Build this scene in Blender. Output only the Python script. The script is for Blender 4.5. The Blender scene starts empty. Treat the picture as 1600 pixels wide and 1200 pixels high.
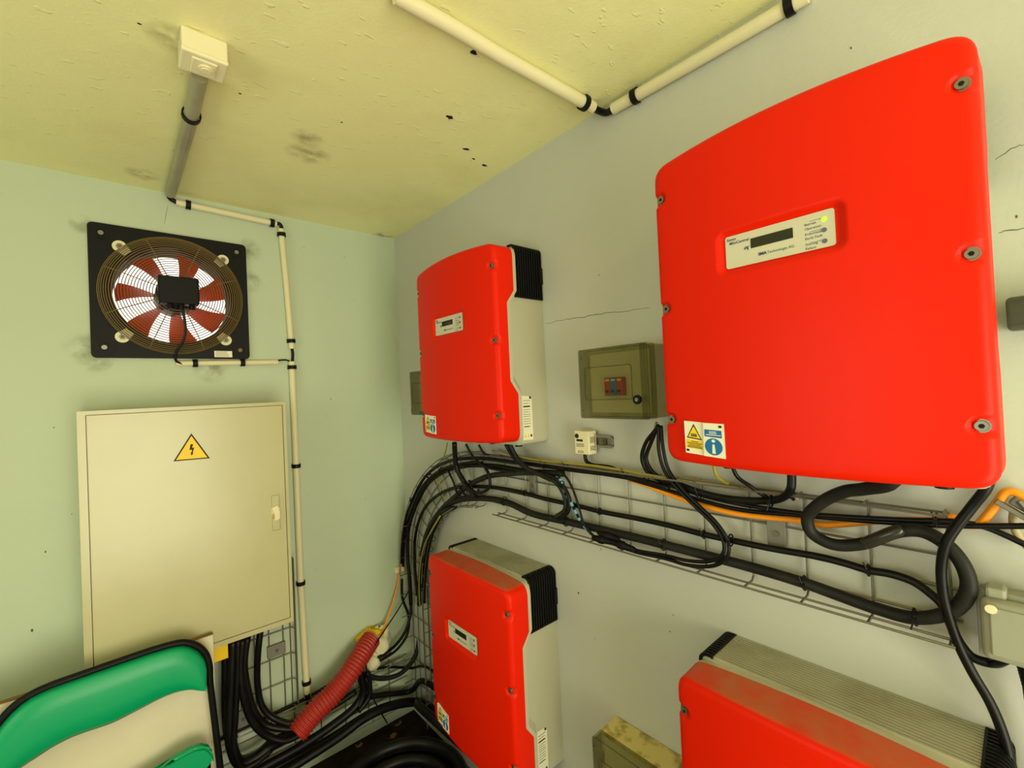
import bpy, bmesh, math, random
from mathutils import Vector, Matrix
from mathutils.geometry import delaunay_2d_cdt
random.seed(7)
PI = math.pi
C = bpy.context.scene.collection
SC = bpy.context.scene

# ------------------------------------------------------------------ camera
H = 1.49                                   # eye height above the floor
RM = ((0.7544852, 0.0253057, -0.6558290), (-0.6547536, -0.0399108, -0.7547880), (-0.0452751, 0.9988827, -0.0135431))
CAM = (-1.0, -1.96399, H)
FPX = 699.74
cd = bpy.data.cameras.new('camera'); cam = bpy.data.objects.new('camera', cd); C.objects.link(cam)
M4 = Matrix(RM).to_4x4(); M4.translation = Vector(CAM); cam.matrix_world = M4
cd.sensor_width = 36; cd.lens = FPX / 1600 * 36; cd.clip_start = 0.02
SC.camera = cam
SC.view_settings.view_transform = 'Standard'; SC.view_settings.look = 'None'
SC.view_settings.gamma = 1; SC.view_settings.use_curve_mapping = False
SC.view_settings.exposure = -0.10

# ------------------------------------------------------------------ daylight
w = bpy.data.worlds.new('overcast_sky'); SC.world = w; w.use_nodes = True
bg = w.node_tree.nodes['Background']; bg.inputs[0].default_value = (1.0, 0.95, 0.86, 1); bg.inputs[1].default_value = 1.9
def area(name, loc, rot, sx, sy, power, col):
    l = bpy.data.lights.new(name, 'AREA'); l.shape = 'RECTANGLE'; l.size = sx; l.size_y = sy; l.energy = power; l.color = col
    o = bpy.data.objects.new(name, l); C.objects.link(o); o.location = loc; o.rotation_euler = rot; return o
DAY = (1.0, 0.955, 0.68)
area('doorway_daylight', (-0.95, -3.56, 0.95), (math.radians(127), 0, math.radians(-4)), 1.2, 1.85, 62, DAY)
area('added_left_fill', (-2.62, -1.5, 1.35), (0, math.radians(-112), 0), 0.8, 1.1, 9.5, (1.0, 0.97, 0.80))  # added fill lamp at an invented left opening, evens out the right wall

# ------------------------------------------------------------------ helpers
def ray(px, py):
    v = Vector((px - 800, -(py - 600), -FPX)); return Matrix(RM) @ v
def PB(px, py, d=0.0):      # point d off the right wall seen at that place of the photo
    r = ray(px, py); t = (-d - CAM[0]) / r[0]; return Vector(CAM) + t * r
def PA(px, py, d=0.0):      # same for the back wall
    r = ray(px, py); t = (-d - CAM[1]) / r[1]; return Vector(CAM) + t * r
def PC(px, py, d=0.0):      # same for the ceiling
    r = ray(px, py); t = (CEIL - d - CAM[2]) / r[2]; return Vector(CAM) + t * r
CEIL = H + 0.75
def lin(c):
    return tuple((x / 12.92 if x <= 0.04045 else ((x + 0.055) / 1.055) ** 2.4) for x in c)
def mat(name, col, rough=0.5, metal=0.0, bump=None, var=None, spec=0.4, coat=0.0, emit=None):
    m = bpy.data.materials.new(name); m.use_nodes = True; nt = m.node_tree; p = nt.nodes['Principled BSDF']
    c = lin(col) + (1,)
    p.inputs['Base Color'].default_value = c; p.inputs['Roughness'].default_value = rough; p.inputs['Metallic'].default_value = metal
    p.inputs['Specular IOR Level'].default_value = spec; p.inputs['Coat Weight'].default_value = coat
    tc = None
    if bump or var: tc = nt.nodes.new('ShaderNodeTexCoord')
    if bump:
        n = nt.nodes.new('ShaderNodeTexNoise'); n.inputs['Scale'].default_value = bump[0]; n.inputs['Detail'].default_value = 4
        b = nt.nodes.new('ShaderNodeBump'); b.inputs['Strength'].default_value = bump[1]; b.inputs['Distance'].default_value = bump[2] if len(bump) > 2 else 0.002
        nt.links.new(tc.outputs['Object'], n.inputs['Vector']); nt.links.new(n.outputs[0], b.inputs['Height']); nt.links.new(b.outputs[0], p.inputs['Normal'])
    if var:                                       # (scale, colour2, low, high)
        n = nt.nodes.new('ShaderNodeTexNoise'); n.inputs['Scale'].default_value = var[0]; n.inputs['Detail'].default_value = 6
        r = nt.nodes.new('ShaderNodeMapRange'); r.inputs[1].default_value = var[2]; r.inputs[2].default_value = var[3]
        x = nt.nodes.new('ShaderNodeMix'); x.data_type = 'RGBA'; x.inputs[6].default_value = c; x.inputs[7].default_value = lin(var[1]) + (1,)
        nt.links.new(tc.outputs['Object'], n.inputs['Vector']); nt.links.new(n.outputs[0], r.inputs[0]); nt.links.new(r.outputs[0], x.inputs[0])
        nt.links.new(x.outputs[2], p.inputs['Base Color'])
    if emit:
        p.inputs['Emission Color'].default_value = lin(col) + (1,); p.inputs['Emission Strength'].default_value = emit
    return m
def tag(o, label, cat, group=None, kind=None):
    if label: o['label'] = label
    if cat: o['category'] = cat
    if group: o['group'] = group
    if kind: o['kind'] = kind
    return o
def empty(name, loc):
    o = bpy.data.objects.new(name, None); C.objects.link(o); o.location = loc; o.empty_display_size = 0.05; return o
def link(name, geo, m, parent=None, smooth=False, origin=None, local=False):
    """geo in world coordinates (or the parent's when local)"""
    vs, fs = geo[0], geo[1]
    vs = [Vector(v) for v in vs]
    if origin is None:
        lo = [min(v[i] for v in vs) for i in range(3)]; hi = [max(v[i] for v in vs) for i in range(3)]
        origin = Vector(((lo[0] + hi[0]) / 2, (lo[1] + hi[1]) / 2, lo[2] if parent is None else (lo[2] + hi[2]) / 2))
    origin = Vector(origin)
    me = bpy.data.meshes.new(name); me.from_pydata([v - origin for v in vs], [], fs)
    me.materials.append(m)
    bm = bmesh.new(); bm.from_mesh(me); bmesh.ops.recalc_face_normals(bm, faces=bm.faces); bm.to_mesh(me); bm.free()
    if smooth:
        me.polygons.foreach_set('use_smooth', [True] * len(me.polygons))
        if smooth != 'all': me.set_sharp_from_angle(angle=math.radians(35))
    o = bpy.data.objects.new(name, me); C.objects.link(o)
    if parent:
        o.parent = parent
        o.location = origin if local else origin - wloc(parent)
    else: o.location = origin
    return o
def wloc(o):
    v = Vector((0, 0, 0))
    while o: v += Vector(o.location); o = o.parent
    return v
def join(*gs):
    V, F = [], []
    for g in gs:
        k = len(V); V += [Vector(v) for v in g[0]]; F += [tuple(i + k for i in f) for f in g[1]]
    return V, F
def box(lo, hi, bev=0.0, seg=2):
    x0, y0, z0 = [min(a, b) for a, b in zip(lo, hi)]; x1, y1, z1 = [max(a, b) for a, b in zip(lo, hi)]
    V = [(x0,y0,z0),(x1,y0,z0),(x1,y1,z0),(x0,y1,z0),(x0,y0,z1),(x1,y0,z1),(x1,y1,z1),(x0,y1,z1)]
    F = [(0,3,2,1),(4,5,6,7),(0,1,5,4),(1,2,6,5),(2,3,7,6),(3,0,4,7)]
    if bev <= 0: return V, F
    bm = bmesh.new(); vv = [bm.verts.new(v) for v in V]; [bm.faces.new([vv[i] for i in f]) for f in F]
    bmesh.ops.bevel(bm, geom=bm.edges[:], offset=bev, segments=seg, profile=0.5, affect='EDGES')
    bm.verts.index_update(); r = ([v.co.copy() for v in bm.verts], [tuple(v.index for v in f.verts) for f in bm.faces]); bm.free(); return r
def frame_of(t):
    t = t.normalized(); a = Vector((0, 0, 1)) if abs(t.z) < 0.9 else Vector((1, 0, 0))
    u = t.cross(a).normalized(); return u, t.cross(u).normalized()
def sweep(pts, r, seg=8, closed=False, cap=True):
    pts = [Vector(p) for p in pts]; n = len(pts); V, F = [], []
    u = None
    for i, p in enumerate(pts):
        if closed: t = pts[(i + 1) % n] - pts[i - 1]
        else: t = pts[min(i + 1, n - 1)] - pts[max(i - 1, 0)]
        if t.length < 1e-9: t = Vector((0, 0, 1))
        t.normalize()
        if u is None: u, v = frame_of(t)
        else:
            u = (u - t * u.dot(t)); u = u.normalized() if u.length > 1e-6 else frame_of(t)[0]; v = t.cross(u)
        rr = r(i / max(1, n - 1)) if callable(r) else (r[i] if isinstance(r, (list, tuple)) else r)
        for k in range(seg):
            a = 2 * PI * k / seg; V.append(p + (u * math.cos(a) + v * math.sin(a)) * rr)
    m = n if closed else n - 1
    for i in range(m):
        j = (i + 1) % n
        for k in range(seg):
            q = (k + 1) % seg; F.append((i * seg + k, i * seg + q, j * seg + q, j * seg + k))
    if cap and not closed:
        F.append(tuple(range(seg))[::-1]); F.append(tuple((n - 1) * seg + k for k in range(seg)))
    return V, F
def smooth_path(P, sub=6, closed=False):
    P = [Vector(p) for p in P]; n = len(P)
    if n < 3: return P
    out = []
    rng = n if closed else n - 1
    for i in range(rng):
        p1, p2 = P[i], P[(i + 1) % n]
        p0 = P[i - 1] if (i > 0 or closed) else p1 * 2 - p2
        p3 = P[(i + 2) % n] if (i + 2 < n or closed) else p2 * 2 - p1
        d1 = max((p1 - p0).length, 1e-6) ** .5; d2 = max((p2 - p1).length, 1e-6) ** .5; d3 = max((p3 - p2).length, 1e-6) ** .5
        b = (p1 - p0) / d1 - (p2 - p0) / (d1 + d2) + (p2 - p1) / d2
        c = (p2 - p1) / d2 - (p3 - p1) / (d2 + d3) + (p3 - p2) / d3
        m1 = b * d2; m2 = c * d2
        for k in range(sub):
            t = k / sub; t2 = t * t; t3 = t2 * t
            out.append(p1 * (2 * t3 - 3 * t2 + 1) + m1 * (t3 - 2 * t2 + t) + p2 * (-2 * t3 + 3 * t2) + m2 * (t3 - t2))
    if not closed: out.append(P[-1])
    return out
def cyl(c, axis, r, h, seg=20, r2=None, bev=0):
    axis = Vector(axis).normalized(); c = Vector(c); r2 = r if r2 is None else r2
    if bev: return sweep([c, c + axis * bev * .02, c + axis * bev, c + axis * (h - bev), c + axis * (h - bev * .02), c + axis * h], [r - bev, r - bev*.3, r, r2, r2 - bev*.3, r2 - bev], seg)
    return sweep([c, c + axis * h], [r, r2], seg)
def prism(poly, f0, f1):
    """poly 2-D; f0(u,v), f1(u,v) give both faces"""
    n = len(poly); V = [f0(*p) for p in poly] + [f1(*p) for p in poly]
    F = [tuple(range(n))[::-1], tuple(range(n, 2 * n))] + [(i, (i + 1) % n, n + (i + 1) % n, n + i) for i in range(n)]
    return V, F
def onB(d0, d1): return (lambda y, z: Vector((-d0, y, z)), lambda y, z: Vector((-d1, y, z)))
def onA(d0, d1): return (lambda x, z: Vector((x, -d0, z)), lambda x, z: Vector((x, -d1, z)))
def rrect(u0, v0, u1, v1, r, n=5):
    P = []
    for cx, cy, a0 in ((u1 - r, v1 - r, 0), (u0 + r, v1 - r, 90), (u0 + r, v0 + r, 180), (u1 - r, v0 + r, 270)):
        for k in range(n + 1):
            a = math.radians(a0 + 90 * k / n); P.append((cx + r * math.cos(a), cy + r * math.sin(a)))
    return P
def ring_plate(outer, inner, f0, f1):
    """flat plate with a hole; outer and inner loops need not have the same count"""
    no, ni = len(outer), len(inner)
    pts = [Vector(p) for p in outer] + [Vector(p) for p in inner]
    ed = [(i, (i + 1) % no) for i in range(no)] + [(no + i, no + (i + 1) % ni) for i in range(ni)]
    r = delaunay_2d_cdt(pts, ed, [], 0, 1e-6)
    vs = r[0]; fs = []
    import mathutils
    def inside(p, poly):
        c = False; n = len(poly); j = n - 1
        for i in range(n):
            if (poly[i][1] > p[1]) != (poly[j][1] > p[1]) and p[0] < (poly[j][0] - poly[i][0]) * (p[1] - poly[i][1]) / (poly[j][1] - poly[i][1]) + poly[i][0]: c = not c
            j = i
        return c
    for f in r[2]:
        m = sum((vs[i] for i in f), Vector((0, 0))) / len(f)
        if inside(m, outer) and not inside(m, inner): fs.append(tuple(f))
    n = len(vs)
    V = [f0(v[0], v[1]) for v in vs] + [f1(v[0], v[1]) for v in vs]
    F = [f[::-1] for f in fs] + [tuple(i + n for i in f) for f in fs]
    for a, b in ed: F.append((a, b, b + n, a + n))
    return V, F
def text_geo(s, size, fn, shear=0.0, align='LEFT', bold=0.0):
    cu = bpy.data.curves.new('t', 'FONT'); cu.body = s; cu.size = size; cu.align_x = align; cu.shear = shear; cu.offset = bold; cu.resolution_u = 3
    o = bpy.data.objects.new('t', cu); C.objects.link(o)
    dg = bpy.context.evaluated_depsgraph_get(); me = bpy.data.meshes.new_from_object(o.evaluated_get(dg))
    V = [fn(v.co.x, v.co.y) for v in me.vertices]; F = [tuple(p.vertices) for p in me.polygons]
    bpy.data.objects.remove(o); bpy.data.curves.remove(cu); bpy.data.meshes.remove(me)
    return V, F

# ------------------------------------------------------------------ materials
def wall_paint(name, col, stain, bs=0.25, sc=2.0, lo=.55, hi=.8, rough=.6, flakes=0.0):
    m = mat(name, col, rough, var=(sc, stain, lo, hi), spec=.35); nt = m.node_tree; p = nt.nodes['Principled BSDF']
    tc = nt.nodes.new('ShaderNodeTexCoord')
    n1 = nt.nodes.new('ShaderNodeTexNoise'); n1.inputs['Scale'].default_value = 140; n1.inputs['Detail'].default_value = 3
    n2 = nt.nodes.new('ShaderNodeTexNoise'); n2.inputs['Scale'].default_value = 9; n2.inputs['Detail'].default_value = 5
    a = nt.nodes.new('ShaderNodeMath'); a.operation = 'MULTIPLY_ADD'; a.inputs[1].default_value = .25
    nt.links.new(tc.outputs['Object'], n1.inputs['Vector']); nt.links.new(tc.outputs['Object'], n2.inputs['Vector'])
    nt.links.new(n1.outputs[0], a.inputs[0]); nt.links.new(n2.outputs[0], a.inputs[2])
    last = a.outputs[0]
    if flakes:
        n3 = nt.nodes.new('ShaderNodeTexNoise'); n3.inputs['Scale'].default_value = 22; n3.inputs['Detail'].default_value = 2
        mp = nt.nodes.new('ShaderNodeMapping'); mp.inputs['Scale'].default_value = (1, 2.2, 1); mp.inputs['Rotation'].default_value = (0, 0, .5)
        r = nt.nodes.new('ShaderNodeMapRange'); r.inputs[1].default_value = .66; r.inputs[2].default_value = .70; r.inputs[4].default_value = flakes
        nt.links.new(tc.outputs['Object'], mp.inputs[0]); nt.links.new(mp.outputs[0], n3.inputs['Vector']); nt.links.new(n3.outputs[0], r.inputs[0])
        s = nt.nodes.new('ShaderNodeMath'); s.operation = 'ADD'; nt.links.new(last, s.inputs[0]); nt.links.new(r.outputs[0], s.inputs[1]); last = s.outputs[0]
    b = nt.nodes.new('ShaderNodeBump'); b.inputs['Strength'].default_value = bs; b.inputs['Distance'].default_value = .006
    nt.links.new(last, b.inputs['Height']); nt.links.new(b.outputs[0], p.inputs['Normal'])
    return m
m_wallA = wall_paint('mint_wall_paint', (.74, .79, .69), (.71, .77, .68), .22)
m_wallB = wall_paint('pale_grey_wall_paint', (.77, .775, .74), (.74, .75, .71), .25)
m_ceil = wall_paint('cream_ceiling_paint', (.94, .93, .70), (.89, .86, .62), .4, 3.0, .5, .8, .45, .5)
m_floor = mat('dirty_concrete', (.62, .59, .50), .9, bump=(30, .6, .01), var=(6, (.50, .47, .40), .4, .65))
m_ground = mat('yard_concrete', (.55, .53, .48), .9, bump=(20, .4, .01))
m_pvc = mat('ivory_pvc', (.88, .85, .70), .4, bump=(60, .08))
m_pvcdirty = mat('dusty_grey_pvc', (.62, .60, .50), .3, var=(6, (.55, .52, .42), .45, .7))
m_blk = mat('black_plastic', (.05, .05, .052), .5, bump=(90, .1), spec=.2)
m_cable = mat('black_cable_sheath', (.04, .04, .045), .42, bump=(50, .15), var=(14, (.09, .09, .085), .5, .7), spec=.25)
m_thick = mat('dusty_black_cable', (.10, .10, .095), .55, bump=(50, .15), var=(10, (.16, .16, .145), .45, .7), spec=.25)
m_orange = mat('orange_cable_sheath', (.98, .60, .07), .45)
m_yel = mat('yellow_green_earth_wire', (.62, .58, .22), .5)
m_tan = mat('beige_sleeve', (.70, .64, .48), .55)
m_blue = mat('pale_blue_tape', (.40, .66, .80), .5)
m_red = mat('red_orange_cover_paint', (.88, .115, .0), .42, bump=(260, .12, .0006), spec=.15)
nt = m_red.node_tree; p_ = nt.nodes['Principled BSDF']       # dust settled on upward faces of the covers
ge = nt.nodes.new('ShaderNodeNewGeometry'); sx_ = nt.nodes.new('ShaderNodeSeparateXYZ'); nt.links.new(ge.outputs['Normal'], sx_.inputs[0])
mr = nt.nodes.new('ShaderNodeMapRange'); mr.inputs[1].default_value = .8; mr.inputs[2].default_value = 1.0; nt.links.new(sx_.outputs[2], mr.inputs[0])
tc_ = nt.nodes.new('ShaderNodeTexCoord'); nn = nt.nodes.new('ShaderNodeTexNoise'); nn.inputs['Scale'].default_value = 14; nn.inputs['Detail'].default_value = 5; nt.links.new(tc_.outputs['Object'], nn.inputs['Vector'])
m2 = nt.nodes.new('ShaderNodeMapRange'); m2.inputs[1].default_value = .35; m2.inputs[2].default_value = .65; m2.inputs[3].default_value = .25; m2.inputs[4].default_value = .6; nt.links.new(nn.outputs[0], m2.inputs[0])
mu = nt.nodes.new('ShaderNodeMath'); mu.operation = 'MULTIPLY'; nt.links.new(mr.outputs[0], mu.inputs[0]); nt.links.new(m2.outputs[0], mu.inputs[1])
mx = nt.nodes.new('ShaderNodeMix'); mx.data_type = 'RGBA'; mx.inputs[6].default_value = lin((.88, .115, .0)) + (1,); mx.inputs[7].default_value = lin((.66, .52, .34)) + (1,)
nt.links.new(mu.outputs[0], mx.inputs[0]); nt.links.new(mx.outputs[2], p_.inputs['Base Color'])
m_grey = mat('light_grey_housing', (.72, .71, .62), .5, bump=(120, .08, .001))
m_fin = mat('dusty_aluminium_fins', (.70, .69, .60), .55, .15, var=(9, (.62, .60, .50), .45, .7))
m_steel = mat('stainless_steel', (.52, .50, .45), .38, .8)
m_wire = mat('galvanised_wire', (.50, .49, .44), .45, .6)
m_zinc = mat('zinc_plate', (.55, .54, .50), .5, .6, bump=(40, .1))
m_hole = mat('dark_recess', (.05, .045, .04), .9)
m_cab = mat('cream_cabinet_enamel', (.735, .72, .55), .25, bump=(25, .02, .002), var=(5, (.715, .70, .53), .5, .75), spec=.5)
m_cream = mat('cream_plastic', (.90, .87, .72), .4)
m_dirtycream = mat('dirty_cream_plastic', (.86, .80, .52), .5, var=(30, (.66, .58, .32), .48, .62))
m_sticker = mat('sticker_white', (.92, .90, .80), .5)
m_label = mat('display_plate_silver', (.80, .79, .70), .4)
m_screen = mat('lcd_dark', (.14, .15, .10), .12)
m_ink = mat('ink_black', (.12, .12, .12), .6)
m_inkblue = mat('ink_blue', (.12, .22, .42), .6)
m_signyel = mat('warning_yellow', (.96, .80, .05), .45)
m_signblue = mat('sign_blue', (.05, .42, .66), .45)
m_ledon = mat('led_green_lit', (.60, 1.0, .12), .4, emit=1.6)
m_ledoff = mat('led_off', (.35, .40, .50), .4)
m_green = mat('green_vinyl', (.0, .63, .41), .38, bump=(160, .15, .001))
m_board = mat('white_panel', (.88, .85, .74), .45, var=(3, (.82, .79, .68), .45, .7))
m_edge = mat('brown_board_edge', (.50, .38, .22), .8)
m_hose = mat('red_corrugated_plastic', (.66, .17, .13), .42, bump=(30, .1))
m_foamw = mat('white_foam', (.90, .87, .72), .8, bump=(45, .7, .006))
m_foamy = mat('yellow_foam', (.88, .72, .12), .8, bump=(45, .7, .006))
m_blade = mat('red_fan_blade', (.88, .26, .16), .5)
m_rust = mat('dusty_guard_wire', (.46, .38, .20), .6)
m_switch = mat('grey_switch_box', (.60, .61, .54), .5, bump=(40, .1), var=(10, (.52, .52, .44), .5, .7))
m_brk_red = mat('breaker_red', (.78, .22, .14), .4)
m_brk_blue = mat('breaker_blue', (.14, .46, .76), .4)
m_lugbrown = mat('brown_leaf', (.45, .32, .16), .8)
def smoked(name, col, fac):
    m = bpy.data.materials.new(name); m.use_nodes = True; nt = m.node_tree; nt.nodes.clear()
    o = nt.nodes.new('ShaderNodeOutputMaterial'); t = nt.nodes.new('ShaderNodeBsdfTransparent'); t.inputs[0].default_value = lin(col) + (1,)
    g = nt.nodes.new('ShaderNodeBsdfPrincipled'); g.inputs['Base Color'].default_value = lin((.42, .40, .30)) + (1,); g.inputs['Roughness'].default_value = .15
    x = nt.nodes.new('ShaderNodeMixShader'); x.inputs[0].default_value = fac
    nt.links.new(t.outputs[0], x.inputs[1]); nt.links.new(g.outputs[0], x.inputs[2]); nt.links.new(x.outputs[0], o.inputs[0]); return m
m_smoke = smoked('smoked_clear_plastic', (.90, .90, .85), .12)
m_encl = mat('grey_beige_enclosure', (.72, .70, .58), .5, var=(18, (.64, .62, .48), .5, .7))
m_clear = smoked('clear_plastic', (.93, .93, .88), .25)

# ------------------------------------------------------------------ room
X0, Y0 = -2.6, -3.6
FAN = [PA(135, 347, .012), PA(384, 382, .012), PA(390, 560, .012), PA(143, 560, .012)]
fx0 = (FAN[0].x + FAN[3].x) / 2; fx1 = (FAN[1].x + FAN[2].x) / 2; fz1 = (FAN[0].z + FAN[1].z) / 2; fz0 = (FAN[2].z + FAN[3].z) / 2
fcx, fcz = (fx0 + fx1) / 2, (fz0 + fz1) / 2; hs = .19
def struct(name, g, m, parent=None, **k):
    o = link(name, g, m, parent, **k)
    if parent is None: o['kind'] = 'structure'
    return o
T = .15
hole = [(fcx - hs, fcz - hs), (fcx + hs, fcz - hs), (fcx + hs, fcz + hs), (fcx - hs, fcz + hs)]
struct('wall_back', ring_plate([(X0, 0), (T, 0), (T, CEIL), (X0, CEIL)], hole, lambda x, z: Vector((x, T, z)), lambda x, z: Vector((x, 0, z))), m_wallA)
struct('wall_right', box((0, Y0, 0), (T, 0, CEIL)), m_wallB)
WY0, WY1, WZ0, WZ1 = -2.1, -.9, .9, 1.8  # opening added in the unseen left wall to let fill light in
struct('wall_left', join(box((X0 - T, Y0 - T, 0), (X0, WY0, CEIL)), box((X0 - T, WY1, 0), (X0, T, CEIL)), box((X0 - T, WY0, 0), (X0, WY1, WZ0)), box((X0 - T, WY0, WZ1), (X0, WY1, CEIL))), m_wallA)
struct('added_window', join(box((X0 - .12, WY0, WZ0), (X0 - .06, WY0 + .05, WZ1)), box((X0 - .12, WY1 - .05, WZ0), (X0 - .06, WY1, WZ1)), box((X0 - .12, WY0, WZ0), (X0 - .06, WY1, WZ0 + .05)), box((X0 - .12, WY0, WZ1 - .05), (X0 - .06, WY1, WZ1)), box((X0 - .12, -1.52, WZ0), (X0 - .06, -1.48, WZ1))), m_pvc)  # made-up window frame out of view, goes with the added fill lamp
DX0, DX1, DZ = -1.5, -.2, 2.02
struct('wall_front', join(box((X0, Y0 - T, 0), (DX0, Y0, CEIL)), box((DX1, Y0 - T, 0), (T, Y0, CEIL)), box((DX0, Y0 - T, DZ), (DX1, Y0, CEIL))), m_wallA)
ceil = struct('ceiling', box((X0 - T, Y0 - T, CEIL), (T, T, CEIL + .12)), m_ceil)
flo = struct('floor', box((X0 - T, Y0 - T, -.1), (T, T, 0)), m_floor)
gp = [(0, 0), (0, -1.9)] + [(-.55 - .10 * math.sin(k * 1.7) - .12 * k, -1.8 + .22 * k + .05 * math.sin(k * 2.3)) for k in range(7)] + [(-1.7, -.25), (-1.75, 0)]
link('grime_layer', prism(gp, lambda x, y: Vector((x, y, -.001)), lambda x, y: Vector((x, y, .002))), mat('dark_floor_grime', (.17, .14, .10), .95, bump=(25, .8, .01), var=(9, (.10, .08, .06), .4, .6), spec=.1), flo)
struct('ground', box((-9, -14, -.2), (7, Y0 - T, -.04)), m_ground)
# chipped spots in the ceiling
for k, (px, py, s) in enumerate([(703, 183, .013), (728, 233, .010), (740, 248, .006), (757, 258, .010), (740, 82, .009), (375, 146, .003), (534, 191, .003), (218, 37, .003)]):
    c = PC(px, py); P = []
    for i in range(9):
        a = 2 * PI * i / 9; r = s * random.uniform(.5, 1.15); P.append((c.x + r * math.cos(a) * 1.2, c.y + r * math.sin(a) * .75))
    link('chip', prism(P, lambda x, y: Vector((x, y, CEIL + .001)), lambda x, y: Vector((x, y, CEIL - .0008))), m_hole, ceil)
    if s > .006:
        P2 = [(c.x + (x - c.x) * 1.5 + .004, c.y + (y - c.y) * 1.3 + .003) for x, y in P]
        link('paint_flake', prism(P2, lambda x, y: Vector((x, y, CEIL + .001)), lambda x, y: Vector((x, y, CEIL - .0004))), m_cream, ceil)
wallB = bpy.data.objects['wall_right']; wallA = bpy.data.objects['wall_back']
def crack(pts, P, parent, wdt=.0008):
    q = []
    for i in range(len(pts) - 1):
        (x0, y0), (x1, y1) = pts[i], pts[i + 1]
        for k in range(5): q.append((x0 + (x1 - x0) * k / 5, y0 + (y1 - y0) * k / 5 + random.uniform(-1.3, 1.3)))
    q.append(pts[-1])
    link('crack', sweep([P(x, y, 0) for x, y in q], lambda t: wdt * (1.1 - .6 * abs(2 * t - 1)), 4), mat_crack, parent)
mat_crack = mat('crack_scuff_grey', (.35, .34, .30), .9)  # dull grey shared by hairline cracks and scuff marks
crack([(852, 505), (880, 500), (905, 497), (940, 490), (975, 486), (1015, 481)], PB, wallB)
crack([(1560, 363), (1580, 360), (1605, 357)], PB, wallB)
crack([(1555, 250), (1580, 232), (1602, 225)], PB, wallB, .0006)
crack([(262, 320), (257, 350)], PA, wallA, .0006)
for (px, py, s) in [(550, 468, .0035), (587, 600, .003), (517, 623, .004), (571, 780, .0025), (481, 772, .002), (511, 650, .002), (475, 386, .003), (538, 402, .003), (84, 668, .003), (112, 803, .003), (71, 862, .004), (50, 985, .006), (493, 890, .0025)]:
    c = PA(px, py); P = [(c.x + s * random.uniform(.4, 1) * math.cos(a) * .6, c.z + s * random.uniform(.4, 1.2) * math.sin(a)) for a in [2 * PI * i / 7 for i in range(7)]]
    link('scuff_mark', prism(P, *onA(-.001, .0006)), mat_crack, wallA)
for (px, py, s) in [(904, 927, .005), (1052, 961, .0025), (939, 858, .003), (930, 998, .002), (899, 736, .0025), (1394, 795, .003), (1047, 987, .003), (936, 430, .003), (1330, 75, .003), (1588, 338, .003)]:
    c = PB(px, py); P = [(c.y + s * random.uniform(.4, 1) * math.cos(a) * .6, c.z + s * random.uniform(.4, 1.2) * math.sin(a)) for a in [2 * PI * i / 7 for i in range(7)]]
    link('scuff_mark', prism(P, *onB(-.001, .0006)), mat_crack, wallB)

def stain(name, c, n, r, sq, col, parent, seed):
    # mould or rust bloom with a soft ragged edge, a film on the paint
    m = bpy.data.materials.new(name); m.use_nodes = True; nt = m.node_tree; p = nt.nodes['Principled BSDF']
    p.inputs['Base Color'].default_value = lin(col) + (1,); p.inputs['Roughness'].default_value = .8
    tc = nt.nodes.new('ShaderNodeTexCoord'); ln = nt.nodes.new('ShaderNodeVectorMath'); ln.operation = 'LENGTH'
    nz = nt.nodes.new('ShaderNodeTexNoise'); nz.inputs['Scale'].default_value = 26; nz.inputs['Detail'].default_value = 7
    mp = nt.nodes.new('ShaderNodeMapping'); mp.inputs['Location'].default_value = (seed, seed * 2, 0)
    nt.links.new(tc.outputs['Object'], ln.inputs[0]); nt.links.new(tc.outputs['Object'], mp.inputs[0]); nt.links.new(mp.outputs[0], nz.inputs['Vector'])
    r1 = nt.nodes.new('ShaderNodeMapRange'); r1.inputs[1].default_value = 0; r1.inputs[2].default_value = r; r1.inputs[3].default_value = .32; r1.inputs[4].default_value = 0
    nt.links.new(ln.outputs['Value'], r1.inputs[0])
    r2 = nt.nodes.new('ShaderNodeMapRange'); r2.inputs[1].default_value = .36; r2.inputs[2].default_value = .72; nt.links.new(nz.outputs[0], r2.inputs[0])
    mu = nt.nodes.new('ShaderNodeMath'); mu.operation = 'MULTIPLY'; nt.links.new(r1.outputs[0], mu.inputs[0]); nt.links.new(r2.outputs[0], mu.inputs[1]); nt.links.new(mu.outputs[0], p.inputs['Alpha'])
    n = Vector(n); u, v = frame_of(n); P = [c + n * .0007 + (u * math.cos(t) + v * math.sin(t) * sq) * r for t in [2 * PI * k / 20 for k in range(20)]]
    link('stain', (P + [q + n * .0003 for q in P], [tuple(range(20))[::-1], tuple(range(20, 40))] + [(k, (k + 1) % 20, 20 + (k + 1) % 20, 20 + k) for k in range(20)]), m, parent, origin=c)
for k, (px, py, r) in enumerate([(388, 390, .05), (130, 545, .055), (392, 440, .045), (128, 350, .035), (150, 560, .05), (330, 575, .06)]):
    stain('brown_wall_mould', PA(px, py), (0, -1, 0), r, 1, (.45, .40, .20), wallA, k * 1.3)
for k, (px, py, r) in enumerate([(482, 240, .07), (598, 368, .06), (222, 272, .05), (268, 60, .05), (480, 215, .05)]):
    stain('brown_ceiling_mould', PC(px, py), (0, 0, -1), r, 1, (.52, .44, .20), ceil, 5 + k * 1.7)

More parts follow.
